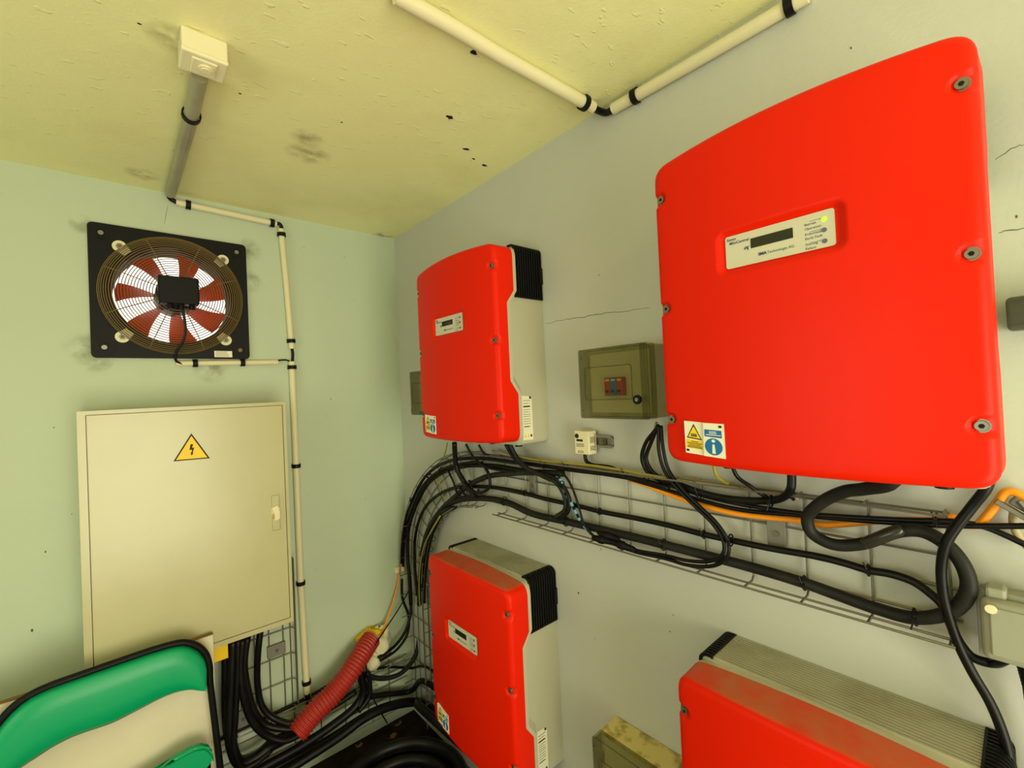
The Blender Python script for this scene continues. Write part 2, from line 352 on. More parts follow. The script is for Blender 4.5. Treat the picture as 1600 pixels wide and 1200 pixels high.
# ------------------------------------------------------------------ inverter (local frame: x = -depth, y = +left, z up from its bottom)
ZB = .166
def outline(wd, zt, zb, at, ab, rc, step=.005):
    def edge(p, q, f):
        L = (Vector(q) - Vector(p)).length; n = max(2, int(L / step)); return [f(i / n, p, q) for i in range(n + 1)]
    def top(t, p, q):
        y = p[0] + (q[0] - p[0]) * t; return (y, zt + at * (1 - (y / wd) ** 2))
    def bot(t, p, q):
        y = p[0] + (q[0] - p[0]) * t; return (y, zb - ab * (1 - (y / wd) ** 2))
    lin_ = lambda t, p, q: (p[0] + (q[0] - p[0]) * t, p[1] + (q[1] - p[1]) * t)
    a = wd - rc
    E = [edge((wd, zb + rc), (wd, zt - rc), lin_), edge((a, 0), (-a, 0), top), edge((-wd, zt - rc), (-wd, zb + rc), lin_), edge((-a, 0), (a, 0), bot)]
    cs = [(wd, zt), (-wd, zt), (-wd, zb), (wd, zb)]
    P = []
    for i in range(4):
        P += E[i]
        p0 = Vector(E[i][-1]); p2 = Vector(E[(i + 1) % 4][0]); c = Vector(cs[i])
        for k in range(1, 8):
            t = k / 8; P.append(tuple(p0 * (1 - t) ** 2 + c * 2 * t * (1 - t) + p2 * t * t))
    return P
def inset(P, d):
    n = len(P); out = []
    for i in range(n):
        a, b = Vector(P[i - 1]), Vector(P[(i + 1) % n]); t = (b - a).normalized(); nrm = Vector((-t.y, t.x))
        out.append((P[i][0] + nrm.x * d, P[i][1] + nrm.y * d))
    return out
def dback(z):
    pts = [(-.2, .130), (-.011, .130), (.027, .158), (.254, .158), (.291, .130), (.5, .130)]
    for (a, b), (c, d) in zip(pts, pts[1:]):
        if a <= z <= c: return b + (d - b) * (z - a) / (c - a)
    return .13
def dbk(y, z): return dback(z) if abs(y) > .20 else .130
WD = .225
SCREWS = [(s * .208, z) for s in (1, -1) for z in (.358, .144, -.071)]
def sst(a, b, x):
    t = max(0, min(1, (x - a) / (b - a))); return t * t * (3 - 2 * t)
def face_d(y, z, rec=True):
    d = .198 + .020 * (1 - (y / WD) ** 2)
    # display recess
    qy = abs(y - .0055) - (.0935 - .016); qz = abs(z - .2175) - (.038 - .016)
    sd = math.hypot(max(qy, 0), max(qz, 0)) + min(max(qy, qz), 0) - .016
    fl = .198 + .020 * (1 - (y / WD) ** 2) - .2075
    d -= (fl + 0) * (1 - sst(-.012, .001, sd))
    for sy, sz in SCREWS:
        e = 1 if sy > 0 else -1
        yy = y * e; dy = yy - abs(sy) if yy < abs(sy) else 0
        r = math.hypot(dy, z - sz); d -= .006 * (1 - sst(.009, .0135, r))
    return d
def cover_geo():
    O = outline(WD, .424, -.152, .011, .004, .032, .004)
    n = len(O); V, F = [], []
    lev = [(0, 'b', 0)] + [(.0015, 'm', 0)] + [(.0015 + .013 * (1 - math.cos(a)), 'f', .013 * (1 - math.sin(a))) for a in [0, .3, .6, .9, 1.2, PI / 2]]
    for ins, kind, sub in lev:
        L = inset(O, ins)
        for (y, z), (oy, oz) in zip(L, O):
            if kind == 'b': V.append((-dbk(oy, oz), y, z))
            elif kind == 'm': V.append((-.17, y, z))
            else: V.append((-(face_d(y, z) - sub), y, z))
    for l in range(len(lev) - 1):
        for i in range(n):
            j = (i + 1) % n; F.append((l * n + i, l * n + j, (l + 1) * n + j, (l + 1) * n + i))
    L = inset(O, lev[-1][0]); base = (len(lev) - 1) * n
    pts = [Vector(p) for p in L]; fine = .0032; g = .0075
    ys = WD - .021
    y = -ys; seen = set()
    def ok(y, z):
        if abs(y) > WD - .0175: return False
        zt = .424 + .011 * (1 - (y / WD) ** 2) - .0185; zb = -.152 - .004 * (1 - (y / WD) ** 2) + .0185
        if not (zb < z < zt): return False
        if abs(y) > WD - .032 and (z > zt - .013 or z < zb + .013): return False
        return True
    N = int(.45 / fine); K = int(.62 / fine)
    for i in range(N):
        for k in range(K):
            yy = -.225 + i * fine; zz = -.17 + k * fine
            near = (abs(yy - .0055) < .103 and abs(zz - .2175) < .047) or any(abs(abs(yy) - .205) < .024 and abs(zz - s[1]) < .018 for s in SCREWS)
            if (near or (i % 4 == 0 and k % 4 == 0)) and ok(yy, zz): pts.append(Vector((yy, zz)))
    r = delaunay_2d_cdt(pts, [(i, (i + 1) % n) for i in range(n)], [], 1, 1e-7)
    idx = {}
    for vi, src in enumerate(r[3]):
        if src and min(src) < n: idx[vi] = base + min(src)
        else: idx[vi] = len(V); v = r[0][vi]; V.append((-face_d(v[0], v[1]), v[0], v[1]))
    for f in r[2]: F.append(tuple(idx[i] for i in f))
    return V, F
def body_geo():
    Oa = outline(WD, .424, -.152, .011, .004, .032, .006)
    Ob = outline(.212, .4315, -.166, 0, 0, .016, .006)
    n = min(len(Oa), len(Ob))
    # resample both to a common count by arc length
    def res(P, m):
        P = P + [P[0]]; L = [0]
        for a, b in zip(P, P[1:]): L.append(L[-1] + (Vector(b) - Vector(a)).length)
        out = []; k = 0
        for i in range(m):
            s = L[-1] * i / m
            while L[k + 1] < s: k += 1
            t = (s - L[k]) / max(1e-9, L[k + 1] - L[k]); out.append((P[k][0] + (P[k + 1][0] - P[k][0]) * t, P[k][1] + (P[k + 1][1] - P[k][1]) * t))
        return out
    m = 360; Oa = res(Oa, m); Ob = res(Ob, m); Oi = inset(Oa, .0006); V, F = [], []
    for i in range(m): V.append((0, Ob[i][0], Ob[i][1]))
    for i in range(m): V.append((-(dbk(Oa[i][0], Oa[i][1]) - .019), Ob[i][0], Ob[i][1]))
    for i in range(m): V.append((-(dbk(Oa[i][0], Oa[i][1]) - .012), Oi[i][0], Oi[i][1]))
    for i in range(m): V.append((-(dbk(Oa[i][0], Oa[i][1]) + .0015), Oi[i][0], Oi[i][1]))
    for i in range(m): V.append((-.162, Oa[i][0] * .97, Oa[i][1] * .97 + .004))
    for l in range(4):
        for i in range(m):
            j = (i + 1) % m; F.append((l * m + i, l * m + j, (l + 1) * m + j, (l + 1) * m + i))
    F.append(tuple(range(m))[::-1])
    return V, F
def strip(path, d0, d1, th):
    """box swept along a (y,z) path, thickness th to its right-hand side"""
    n = len(path); V, F = [], []
    for i in range(n):
        a, b = Vector(path[max(i - 1, 0)]), Vector(path[min(i + 1, n - 1)]); t = (b - a).normalized(); nr = Vector((t.y, -t.x)) * th
        y, z = path[i]
        V += [(-d0, y, z), (-d1, y, z), (-d1, y + nr.x, z + nr.y), (-d0, y + nr.x, z + nr.y)]
    for i in range(n - 1):
        for k in range(4):
            q = (k + 1) % 4; F.append((i * 4 + k, i * 4 + q, (i + 1) * 4 + q, (i + 1) * 4 + k))
    F += [(0, 1, 2, 3), ((n - 1) * 4 + 3, (n - 1) * 4 + 2, (n - 1) * 4 + 1, (n - 1) * 4)]
    return V, F
def vent_path(s, off=0.0, zlo=.279, yin=.190):
    w_ = .2125 + off; zt = .432 + off; rc = .014
    P = [(w_, zlo), (w_, .36)] + [(w_ - rc + rc * math.cos(a), zt - rc + rc * math.sin(a)) for a in [k * PI / 16 for k in range(9)]] + [(yin, zt)]
    return [(s * y, z) for y, z in P]
YC = -1.716
def lift(g): return [Vector((v[0], v[1], v[2] + ZB)) for v in g[0]], g[1]
def decal(name, poly, m, parent, d, th=.0006):
    return link(name, lift(prism(poly, *onB(d - .001, d + th))), m, parent, local=True)
def make_inverter():
    root = empty('solar_inverter', (0, YC, H - ZB))
    L = lambda name, g, m, par=root, **k: link(name, lift(g), m, par, local=True, **k)
    L('housing', body_geo(), m_grey, smooth=True)
    cov = L('front_cover', cover_geo(), m_red, smooth='all')
    # fins on top
    fins = [box((-(.005 + k * .0079), -.187, .428), (-(.005 + k * .0079 + .0045), .187, .4350)) for k in range(14)]
    f = L('cooling_fins', join(*fins), m_fin); f['kind'] = 'stuff'
    for s in (1, -1):
        pn = L('vent_panel', strip(vent_path(s), .003, .116, .0008 * s), m_hole, smooth=True)
        rb = [strip(vent_path(s, .0008), .0035 + k * .0096, .0035 + k * .0096 + .0044, .0045 * s) for k in range(12)]
        rb += [box((-.002, s * .212, .275), (-.117, s * .2165, .2795)), box((-.002, s * .187, .4315), (-.117, s * .1905, .4365))]
        r_ = link('vent_slats', (lambda g: ([v - Vector(pn.location) for v in lift(g)[0]], g[1]))(join(*rb)), m_blk, pn, local=True); r_['kind'] = 'stuff'
    for y, z in SCREWS:
        d = .195
        sc = L('screw', join(cyl((-(d - .004), y, z), (-1, 0, 0), .0068, .0075, 20, bev=.0012), cyl((-(d - .004), y, z), (-1, 0, 0), .0088, .0045, 20)), m_steel, smooth=True)
        hx = [(y + .0032 * math.cos(k * PI / 3), z + .0032 * math.sin(k * PI / 3)) for k in range(6)]
        link('hex_socket', (lambda g: ([v - Vector(sc.location) for v in lift(g)[0]], g[1]))(prism(hx, *onB(d + .0030, d + .0038))), m_hole, sc, local=True)
    # display plate: u to the right (=-y), v up
    y0, z0, pw, ph = .0845, .1905, .157, .055; dp = .2095
    pl = L('display_plate', prism(rrect(y0 - pw, z0, y0, z0 + ph, .004), *onB(dp - .004, dp)), m_label)
    def sub(name, g, m):
        return link(name, ([Vector(v) + Vector((0, 0, ZB)) - Vector(pl.location) for v in g[0]], g[1]), m, pl, local=True)
    U = lambda u, v: (y0 - u * pw, z0 + (1 - v) * ph)
    def rect(u0, v0, u1, v1): a = U(u0, v0); b = U(u1, v1); return [(a[0], a[1]), (b[0], a[1]), (b[0], b[1]), (a[0], b[1])]
    sub('lcd_screen', prism(rect(.26, .24, .655, .53), *onB(dp - .001, dp + .0006)), m_screen)
    def tx(s, size, u, v, shear=0, m=m_inkblue, bold=0.0):
        y, z = U(u, v); return sub('lettering', text_geo(s, size, lambda a, b: Vector((-dp - .0004, y - a, z + b)), shear, bold=bold), m)
    tx('Sunny', .0066, .012, .15, .3, bold=.00008); tx('MiniCentral', .0066, .04, .27, .3, bold=.00008)
    tx('SMA', .0065, .33, .80, 0, bold=.0003); tx('Technologie AG', .0058, .415, .80, 0)
    for s, u, v in [('Betrieb', .755, .30), ('Operation', .755, .42), ('Erdschluss', .755, .57), ('Earth Fault', .755, .69), ('Störung', .755, .85), ('Failure', .755, .965)]: tx(s, .0052, u, v)
    a = U(.215, .52)
    lg = [sweep([(-dp - .0003, a[0] + .003 * math.cos(t) * k, a[1] + .0042 * math.sin(t) * k) for t in [j * .45 for j in range(9)]], .0005, 4) for k in (1, .55)]
    lg.append(sweep([(-dp - .0003, a[0] - .001 - .0006 * j, a[1] + .002 + .0005 * j) for j in range(6)], .0006, 4)); sub('logo_mark', join(*lg), m_inkblue)
    leds = []
    for k, v in enumerate((.24, .53, .83)):
        y, z = U(.915, v); leds.append(sub('indicator_lamp', cyl((-dp + .0005, y, z), (-1, 0, 0), .0034, .0016, 18, bev=.0005), m_ledoff))
        y2, _ = U(.80, v); sub('leader_line', prism([(y2, z + .002), (y + .003, z + .002), (y + .003, z + .0024), (y2, z + .0024)], *onB(dp - .0005, dp + .0003)), m_inkblue)
    # warning and notice stickers, lower left
    def P2(px, py): q = PB(px, py, .2035); return Vector((q.y - YC, q.z - H))
    for k, quad in enumerate([[(1072, 657), (1103, 660), (1105, 711), (1075, 706)], [(1103, 660), (1135, 662), (1138.5, 716), (1105, 711)]]):
        q = [P2(*p) for p in quad]; q = [(v.x, v.y) for v in q]; d = .1984 + .020 * (1 - (q[1][0] / WD) ** 2)
        name = ('warning_sticker', 'notice_sticker')[k]
        st = L(name, prism(q, *onB(d - .004, d + .0004)), m_sticker); st['label'] = ('white sticker with yellow warning triangle', 'white sticker with blue round notice sign')[k]
        dd = d + .0006
        def s2(nm, g, m): return link(nm, ([Vector(v) + Vector((0, 0, ZB)) - Vector(st.location) for v in g[0]], g[1]), m, st, local=True)
        A_, B_, C_, D_ = [Vector(v) for v in q]
        W = lambda u, v: tuple((A_ * (1 - u) + B_ * u) * (1 - v) + (D_ * (1 - u) + C_ * u) * v)
        if k == 0:
            s2('warning_triangle', prism([W(.48, .06), W(.10, .52), W(.88, .55)], *onB(d, dd)), m_ink)
            s2('triangle_field', prism([W(.48, .14), W(.18, .485), W(.80, .51)], *onB(d, dd + .0004)), m_signyel)
            hand = [sweep([(-dd - .0006,) + W(.36 + .05 * j, .37 + .09 * t) for t in (0, 1)], .0006, 4) for j in range(6)]; hand.append(sweep([(-dd - .0006,) + W(.34 + .3 * t, .44) for t in (0, 1)], .0005, 4))
            s2('hand_symbol', join(*hand), m_ink)
            s2('text_panel', prism([W(.06, .56), W(.90, .58), W(.90, .84), W(.06, .83)], *onB(d, dd)), m_signyel)
            s2('fine_print', join(*[prism([W(a0, v), W(1 - a0, v), W(1 - a0, v + .018), W(a0, v + .018)], *onB(d, dd + .0004)) for a0, v in ((.32, .61), (.12, .66), (.2, .705), (.14, .75), (.12, .79))]), m_ink)
            s2('code_mark', prism([W(.05, .87), W(.2, .87), W(.2, .94), W(.05, .94)], *onB(d, dd)), m_ink)
        else:
            s2('text_panel', prism([W(.05, .19), W(.88, .20), W(.88, .42), W(.05, .40)], *onB(d, dd)), m_signblue)
            s2('fine_print', join(*[prism([W(a0, v), W(b0, v), W(b0, v + .02), W(a0, v + .02)], *onB(d, dd + .0004)) for a0, b0, v in ((.28, .62, .24), (.28, .64, .285), (.12, .82, .335))]), m_sticker)
            s2('notice_disc', prism([W(.47 + .42 * math.cos(t), .69 + .25 * math.sin(t)) for t in [2 * PI * j / 28 for j in range(28)]], *onB(d, dd)), m_signblue)
            s2('letter_i', join(prism([W(.47 + .085 * math.cos(t), .52 + .045 * math.sin(t)) for t in [2 * PI * j / 12 for j in range(12)]], *onB(d, dd + .0004)),
                prism([W(.42, .62), W(.52, .62), W(.56, .89), W(.40, .89)], *onB(d, dd + .0004))), m_sticker)
            s2('code_mark', prism([W(.74, .05), W(.9, .05), W(.9, .12), W(.74, .12)], *onB(d, dd)), m_ink)
    # rating label on the right flank (sits in the plane y = -.212)
    onS = lambda e: (lambda x, z: Vector((x, -.2115, z)), lambda x, z: Vector((x, -.2122 - e, z)))
    rl = L('rating_label', prism([(-.106, -.018), (-.066, -.022), (-.066, -.152), (-.106, -.150)], *onS(.0003)), m_sticker); rl['label'] = 'narrow white rating label with fine print'
    def s3(nm, g, m): return link(nm, ([Vector(v) + Vector((0, 0, ZB)) - Vector(rl.location) for v in g[0]], g[1]), m, rl, local=True)
    s3('fine_print', join(*[prism([(-.102, z), (-.072 + random.uniform(-.012, 0), z), (-.074, z - h_), (-.102, z - h_)], *onS(.0007)) for z, h_ in ((-.033, .0012), (-.041, .0012), (-.049, .004), (-.060, .001), (-.067, .001), (-.074, .001), (-.080, .001), (-.088, .001), (-.095, .001), (-.102, .001), (-.110, .0025))]), m_ink)
    s3('corner_mark', prism([(-.076, -.021), (-.068, -.022), (-.068, -.029), (-.076, -.028)], *onS(.0007)), m_ink)
    s3('hazard_marks', join(*[prism([(x, -.133), (x - .0045, -.144), (x + .0045, -.144)], *onS(.0007)) for x in (-.098, -.086)]), m_signyel)
    s3('round_mark', prism([(-.074 + .004 * math.cos(t), -.139 + .004 * math.sin(t)) for t in [2 * PI * j / 12 for j in range(12)]], *onS(.0007)), m_inkblue)
    L('wall_bracket', box((-.002, -.221, .325), (-.014, -.213, .375), .001), m_blk)
    for y, d, r in ((.15, .09, .013), (.03, .08, .011), (-.03, .08, .011), (-.16, .08, .014)):
        L('cable_gland', join(cyl((-d, y, -.164), (0, 0, -1), r, .006, 6), cyl((-d, y, -.169), (0, 0, -1), r * .8, .006, 16)), m_blk, smooth=True)
    return root, leds
def copy_tree(o, parent=None):
    c = o.copy(); C.objects.link(c); c.parent = parent
    for ch in list(o.children): copy_tree(ch, c)
    return c
inv3, leds = make_inverter()
Ginv = 'red fronted solar inverters on the right wall'
tag(inv3, 'large red inverter nearest the camera, upper right, with green lamp lit', 'inverter', Ginv)
for yc, dz, lab in ((-.764, 0, 'red inverter with grey flank hung near the corner, above the curved cable tray'),
                    (-.764, -.992, 'red inverter with dusty top below the curved cable tray, beside the corner'),
                    (-1.712, -.992, 'red inverter at the bottom right, its ribbed grey top seen from above')):
    i = copy_tree(inv3); i.location = (0, yc, H - ZB + dz); tag(i, lab, 'inverter', Ginv)
leds[0].data = leds[0].data.copy(); leds[0].data.materials[0] = m_ledon; leds[0]['label'] = 'lit green indicator lamp'

# ------------------------------------------------------------------ fuse enclosures with smoked lids
def make_enclosure():
    root = empty('breaker_enclosure', (0, -1.302, H - .080))
    L = lambda n, g, m, par=root, **k: link(n, g, m, par, **k)
    y0, y1, z0, z1 = -1.402, -1.202, H - .080, H + .094
    V, F = box((-.072, y0, z0), (0, y1, z1), .004)
    L('enclosure_body', (V, F), m_encl)
    L('inner_panel', box((-.0745, y0 + .012, z0 + .012), (-.0715, y1 - .012, z1 - .012), .001), m_cream)
    # hollow lid: front skin and four walls
    o = rrect(y0 - .001, z0 - .001, y1 + .001, z1 + .001, .006); n_ = rrect(y0 + .003, z0 + .003, y1 - .003, z1 - .003, .004)
    L('lid_rim', ring_plate(o, n_, *onB(.0725, .103)), m_smoke)
    L('lid_front', prism(o, *onB(.1035, .1060)), m_smoke)
    L('lid_panel_rim', ring_plate(rrect(y0 + .040, z0 + .045, y1 - .018, z1 - .045, .008), rrect(y0 + .0425, z0 + .0475, y1 - .0205, z1 - .0475, .006), *onB(.1065, .1080)), m_smoke)
    for z in (z0 + .02, z1 - .02): L('hinge_pin', join(cyl((-.107, y1 - .007, z), (-1, 0, 0), .0035, .003, 12)), m_steel)
    L('lid_side_strip', box((-.1085, y0 + .002, z0 + .002), (-.1065, y0 + .016, z1 - .002)), m_smoke)
    L('lock', join(cyl((-.106, y0 + .028, z0 + .045), (-1, 0, 0), .011, .005, 20, bev=.001)), m_blk, smooth=True)
    L('lock_slot', join(cyl((-.1112, y0 + .028, z0 + .045), (-1, 0, 0), .005, .0008, 6)), m_zinc)
    for k, mm in enumerate((m_brk_red, m_brk_blue, m_brk_red)):
        yy = y1 - .068 - k * .0178
        b = L('breaker', box((-.092, yy - .0172, z0 + .055), (-.074, yy, z0 + .100), .001), mm)
        b['label'] = 'blue breaker module' if k == 1 else 'red breaker module'
        link('marker_strip', box((-.0928, yy - .015, z0 + .091), (-.0918, yy - .003, z0 + .096)), m_sticker, b)
        link('toggle', box((-.098, yy - .012, z0 + .063), (-.092, yy - .006, z0 + .069), .0005), m_hole, b)
    return root
en = make_enclosure(); tag(en, 'smoked lid breaker box left of the large upper inverter', 'breaker box', 'smoked lid breaker boxes')
e2 = copy_tree(en); e2.location = (0, -.395, H - .082); tag(e2, 'breaker box half hidden behind the corner inverter', 'breaker box', 'smoked lid breaker boxes')
e3 = copy_tree(en); e3.location = (0, -1.288, H - 1.078); e3b = [c for c in e3.children if c.name.startswith('enclosure_body')][0]; e3b.data = e3b.data.copy(); e3b.data.materials[0] = m_dirtycream;  tag(e3, 'dirty breaker box at the bottom edge, beside the bottom right inverter', 'breaker box', 'smoked lid breaker boxes')

# ------------------------------------------------------------------ fan
fan = empty('extractor_fan', (fcx, 0, fz0)); tag(fan, 'square black extractor fan with red blades and round wire guard', 'fan')
L = lambda n, g, m, par=fan, **k: link(n, g, m, par, **k)
RO = .168
circ = lambda r, n=64: [(fcx + r * math.cos(2 * PI * i / n), fcz + r * math.sin(2 * PI * i / n)) for i in range(n)]
L('plate', ring_plate(rrect(fx0, fz0, fx1, fz1, .014), circ(RO), *onA(.0, .014)), m_blk)
L('shroud', ring_plate(circ(RO + .006), circ(RO), *onA(-.12, .018)), mat('rusty_shroud', (.20, .14, .08), .8, spec=.1), smooth=True)
for r, d in [(RO * 1.21, .019), (RO * 1.185, .022), (RO * 1.155, .026), (RO * 1.12, .030), (RO * 1.085, .033), (RO * 1.045, .036), (RO * 1.005, .038)] + [(RO * (.96 - .0475 * k), .040 + .0015 * k) for k in range(14)]:
    L('guard_ring', sweep([(x, -d, z) for x, z in circ(r, 56)], .0015, 5, closed=True), m_rust, smooth='all')
for k in range(8):
    a = math.radians(22.5 + 45 * k); pr = [(1.19, .020), (1.05, .036), (.7, .047), (.3, .058)]
    L('guard_spoke', sweep([(fcx + RO * q * math.cos(a), -d, fcz + RO * q * math.sin(a)) for q, d in pr], .0016, 6), m_rust)
for k in range(7):
    a0 = math.radians(16 + 360 / 7 * k); V, F = [], []
    nr, na = 6, 6
    for side in (0, 1):
        for i in range(nr):
            r = .055 + (RO - .006 - .055) * i / (nr - 1); hw = math.radians(11.5 + 2.5 * i / (nr - 1))
            for j in range(na):
                t = -1 + 2 * j / (na - 1); a = a0 + hw * t + .10 * (i / (nr - 1)) ** 2
                V.append((fcx + r * math.cos(a), .055 - .030 * t + .003 * side, fcz + r * math.sin(a)))
    q = nr * na
    for s in (0, q):
        for i in range(nr - 1):
            for j in range(na - 1): F.append((s + i * na + j, s + i * na + j + 1, s + (i + 1) * na + j + 1, s + (i + 1) * na + j))
    B_ = [j for j in range(na)] + [i * na + na - 1 for i in range(1, nr)] + [(nr - 1) * na + j for j in range(na - 2, -1, -1)] + [i * na for i in range(nr - 2, 0, -1)]
    for i in range(len(B_)): a_, b_ = B_[i], B_[(i + 1) % len(B_)]; F.append((a_, b_, b_ + q, a_ + q))
    L('blade', (V, F), m_blade, smooth=True)
L('hub', cyl((fcx, .09, fcz), (0, -1, 0), .058, .12, 40, bev=.006), m_blk, smooth=True)
hb = L('motor_box', box((fcx - .052, -.045, fcz - .040), (fcx + .060, -.098, fcz + .052), .005), m_blk)
for k in range(3): L('cable_gland', cyl((fcx - .02 + .03 * k, -.072, fcz - .040), (0, 0, -1), .009, .016, 10), m_blk, smooth=True)
for a in (128, 52, -52, -128):
    a_ = math.radians(a); sx = 1 if math.cos(a_) > 0 else -1; sz = 1 if math.sin(a_) > 0 else -1
    cx, cz = fcx + sx * .145, fcz + sz * .150
    ang = math.atan2(-sz, -sx)
    P = [(cx + .019 * math.cos(ang + t), cz + .019 * math.sin(ang + t)) for t in [PI / 2 + PI * k / 10 for k in range(11)]]
    P += [(cx + .028 * math.cos(ang) + .013 * math.cos(ang - PI / 2), cz + .028 * math.sin(ang) + .013 * math.sin(ang - PI / 2)), (cx + .028 * math.cos(ang) + .013 * math.cos(ang + PI / 2), cz + .028 * math.sin(ang) + .013 * math.sin(ang + PI / 2))]
    tb = L('mounting_tab', prism(P, *onA(.0135, .017)), m_pvc)
    link('bolt', cyl((cx, -.017, cz), (0, -1, 0), .010, .004, 6), m_zinc, tb); link('bolt_tip', cyl((cx, -.021, cz), (0, -1, 0), .005, .003, 12), m_rust, tb)
for sx, sz in ((-1, 1), (1, 1), (-1, -1), (1, -1)):
    cx, cz = fcx + sx * .190, fcz + sz * .186; r_ = .026 if sz < 0 else .019
    wsh = L('washer', ring_plate([(cx + r_ * math.cos(t), cz + r_ * math.sin(t)) for t in [2 * PI * k / 24 for k in range(24)]], [(cx + r_ * .62 * math.cos(t), cz + r_ * .62 * math.sin(t)) for t in [2 * PI * k / 24 for k in range(24)]], *onA(.0135, .017)), m_blk)
    L('anchor_bolt', cyl((cx, -.0135, cz), (0, -1, 0), .0075, .007, 8), m_steel if (sx, sz) != (1, -1) else m_rust)
rl = L('rating_label', box((fx1 - .114, -.0138, fz0 + .006), (fx1 - .058, -.0146, fz0 + .029)), m_sticker)
link('fine_print', join(*[box((fx1 - .110, -.0146, fz0 + .010 + k * .005), (fx1 - .062 - random.uniform(0, .015), -.0149, fz0 + .0112 + k * .005)) for k in range(4)]), m_ink, rl)
g = sweep(smooth_path([(fcx + .012, -.075, fcz - .05), (fcx + .018, -.07, fcz - .09), (fcx + .02, -.06, fcz - .13), (fcx + .012, -.05, fcz - .165), (fcx - .005, -.035, fcz - .20), (fcx - .006, -.022, fcz - .228), (fcx + .012, -.016, fcz - .24)]), .0042, 8)
L('motor_cable', g, m_cable, smooth='all')

# ------------------------------------------------------------------ conduits
def conduit(name_label, pts, r, clips, m=m_pvc, P=PA, d=None, group='ivory conduit pipes with black clips', bend=False, cat='conduit'):
    d = r + .002 if d is None else d
    Q = [P(x, y, d) for x, y in pts]
    o = link('conduit_pipe', sweep(smooth_path(Q) if bend else Q, r, 14), m, None, smooth=True); tag(o, name_label, cat, group)
    n = {PA: Vector((0, -1, 0)), PB: Vector((-1, 0, 0)), PC: Vector((0, 0, -1))}[P]
    for (x, y) in clips:
        c = P(x, y, d)
        # direction of nearest segment
        best = min(range(len(Q) - 1), key=lambda i: (c - (Q[i] + (Q[i + 1] - Q[i]) * max(0, min(1, (c - Q[i]).dot(Q[i + 1] - Q[i]) / (Q[i + 1] - Q[i]).length_squared)))).length)
        t = (Q[best + 1] - Q[best]).normalized(); s = Q[best] + t * (c - Q[best]).dot(t)
        u = t.cross(n).normalized(); path = []
        for k in range(13):
            a = PI * (-.22 + 1.44 * k / 12); path.append(s + (u * math.cos(a) + n * math.sin(a)) * (r + .0015))
        V, F = [], []; hw = .0075
        for q in path:
            o_ = (q - s).normalized()
            V += [q - t * hw, q + t * hw, q + t * hw + o_ * .003, q - t * hw + o_ * .003]
        for i in range(12):
            for k in range(4): F.append((i * 4 + k, i * 4 + (k + 1) % 4, i * 4 + 4 + (k + 1) % 4, i * 4 + 4 + k))
        F += [(0, 1, 2, 3), (51, 50, 49, 48)]
        ft = s - n * (d - .001)
        g = join((V, F), box(ft - Vector([abs(a) * .010 + abs(b) * .004 + .0003 for a, b in zip(t, u)]), ft + Vector([abs(a) * .010 + abs(b) * .004 + .002 for a, b in zip(t, u)])))
        k = link('pipe_clip', g, m_blk, o); k['label'] = 'black clip'
    return o
conduit('conduit pipe crossing the ceiling to the right wall', [(618, -8), (700, 38), (780, 86), (850, 125), (926, 168)], .015, [(914, 159)], P=PC)
conduit('conduit pipe along the top of the right wall, against the ceiling', [(958, 170), (1000, 146), (1100, 88), (1180, 41), (1262, -8)], .014, [(993, 148), (1234, 6)], P=PB)
conduit('dusty grey pipe from the ceiling box to the back wall', [(312, 118), (299, 180), (283, 240), (266, 302)], .0165, [(298, 180)], m=m_pvcdirty, P=PC)
conduit('short level conduit above the fan', [(275, 316), (432, 350)], .0115, [(294, 320), (425, 348)])
conduit('vertical conduit right of the fan, ending below it', [(439, 358), (448, 450), (456, 545)], .0115, [(441, 367), (454, 533)])
conduit('long vertical conduit right of the cabinet, down to the tray', [(456, 565), (463, 730), (470, 911), (479, 1066), (481, 1090)], .0125, [(457, 574), (463, 728), (470, 911), (479, 1066)])
conduit('short level conduit right under the fan', [(275, 568), (434, 566)], .0095, [(305, 569), (379, 568)])
def cable(label, pts, r, m=m_cable, P=PB, d=.03, sub=6, name='cable', group=None, seg=8, cat='cable'):
    Q = []
    for p in pts:
        if len(p) == 3 and not isinstance(p, Vector): Q.append(P(p[0], p[1], p[2]))
        elif isinstance(p, Vector): Q.append(p)
        else: Q.append(P(p[0], p[1], d))
    o = link(name, sweep(smooth_path(Q, sub), r, seg), m, None, smooth='all'); tag(o, label, cat, group); return o
cable('black cable elbow between the two pipes at the top of the right wall', [PC(924, 167, .018), PC(938, 174, .018), PB(948, 176, .018), PB(962, 168, .018)], .009)
cable('black cable bend where the dusty pipe meets the back wall', [PC(267, 298, .018), PC(264, 305, .016), PA(266, 310, .014), PA(276, 316, .012)], .008)
cable('black cable elbow at the top right of the fan conduit', [(430, 349), (437, 350), (440, 355), (440, 360)], .007, P=PA, d=.013)
cable('black cable stub joining the two vertical conduits', [(456, 543), (457.5, 552), (457, 567)], .0055, P=PA, d=.013)
cable('thin black cable from the conduit under the fan to the vertical one', [(430, 565), (437, 563), (449, 563), (456, 568)], .003, P=PA, d=.012)
cable('black cable stub under the long vertical conduit', [(480, 1084), (482, 1094), (484, 1106)], .011, P=PA, d=.02)

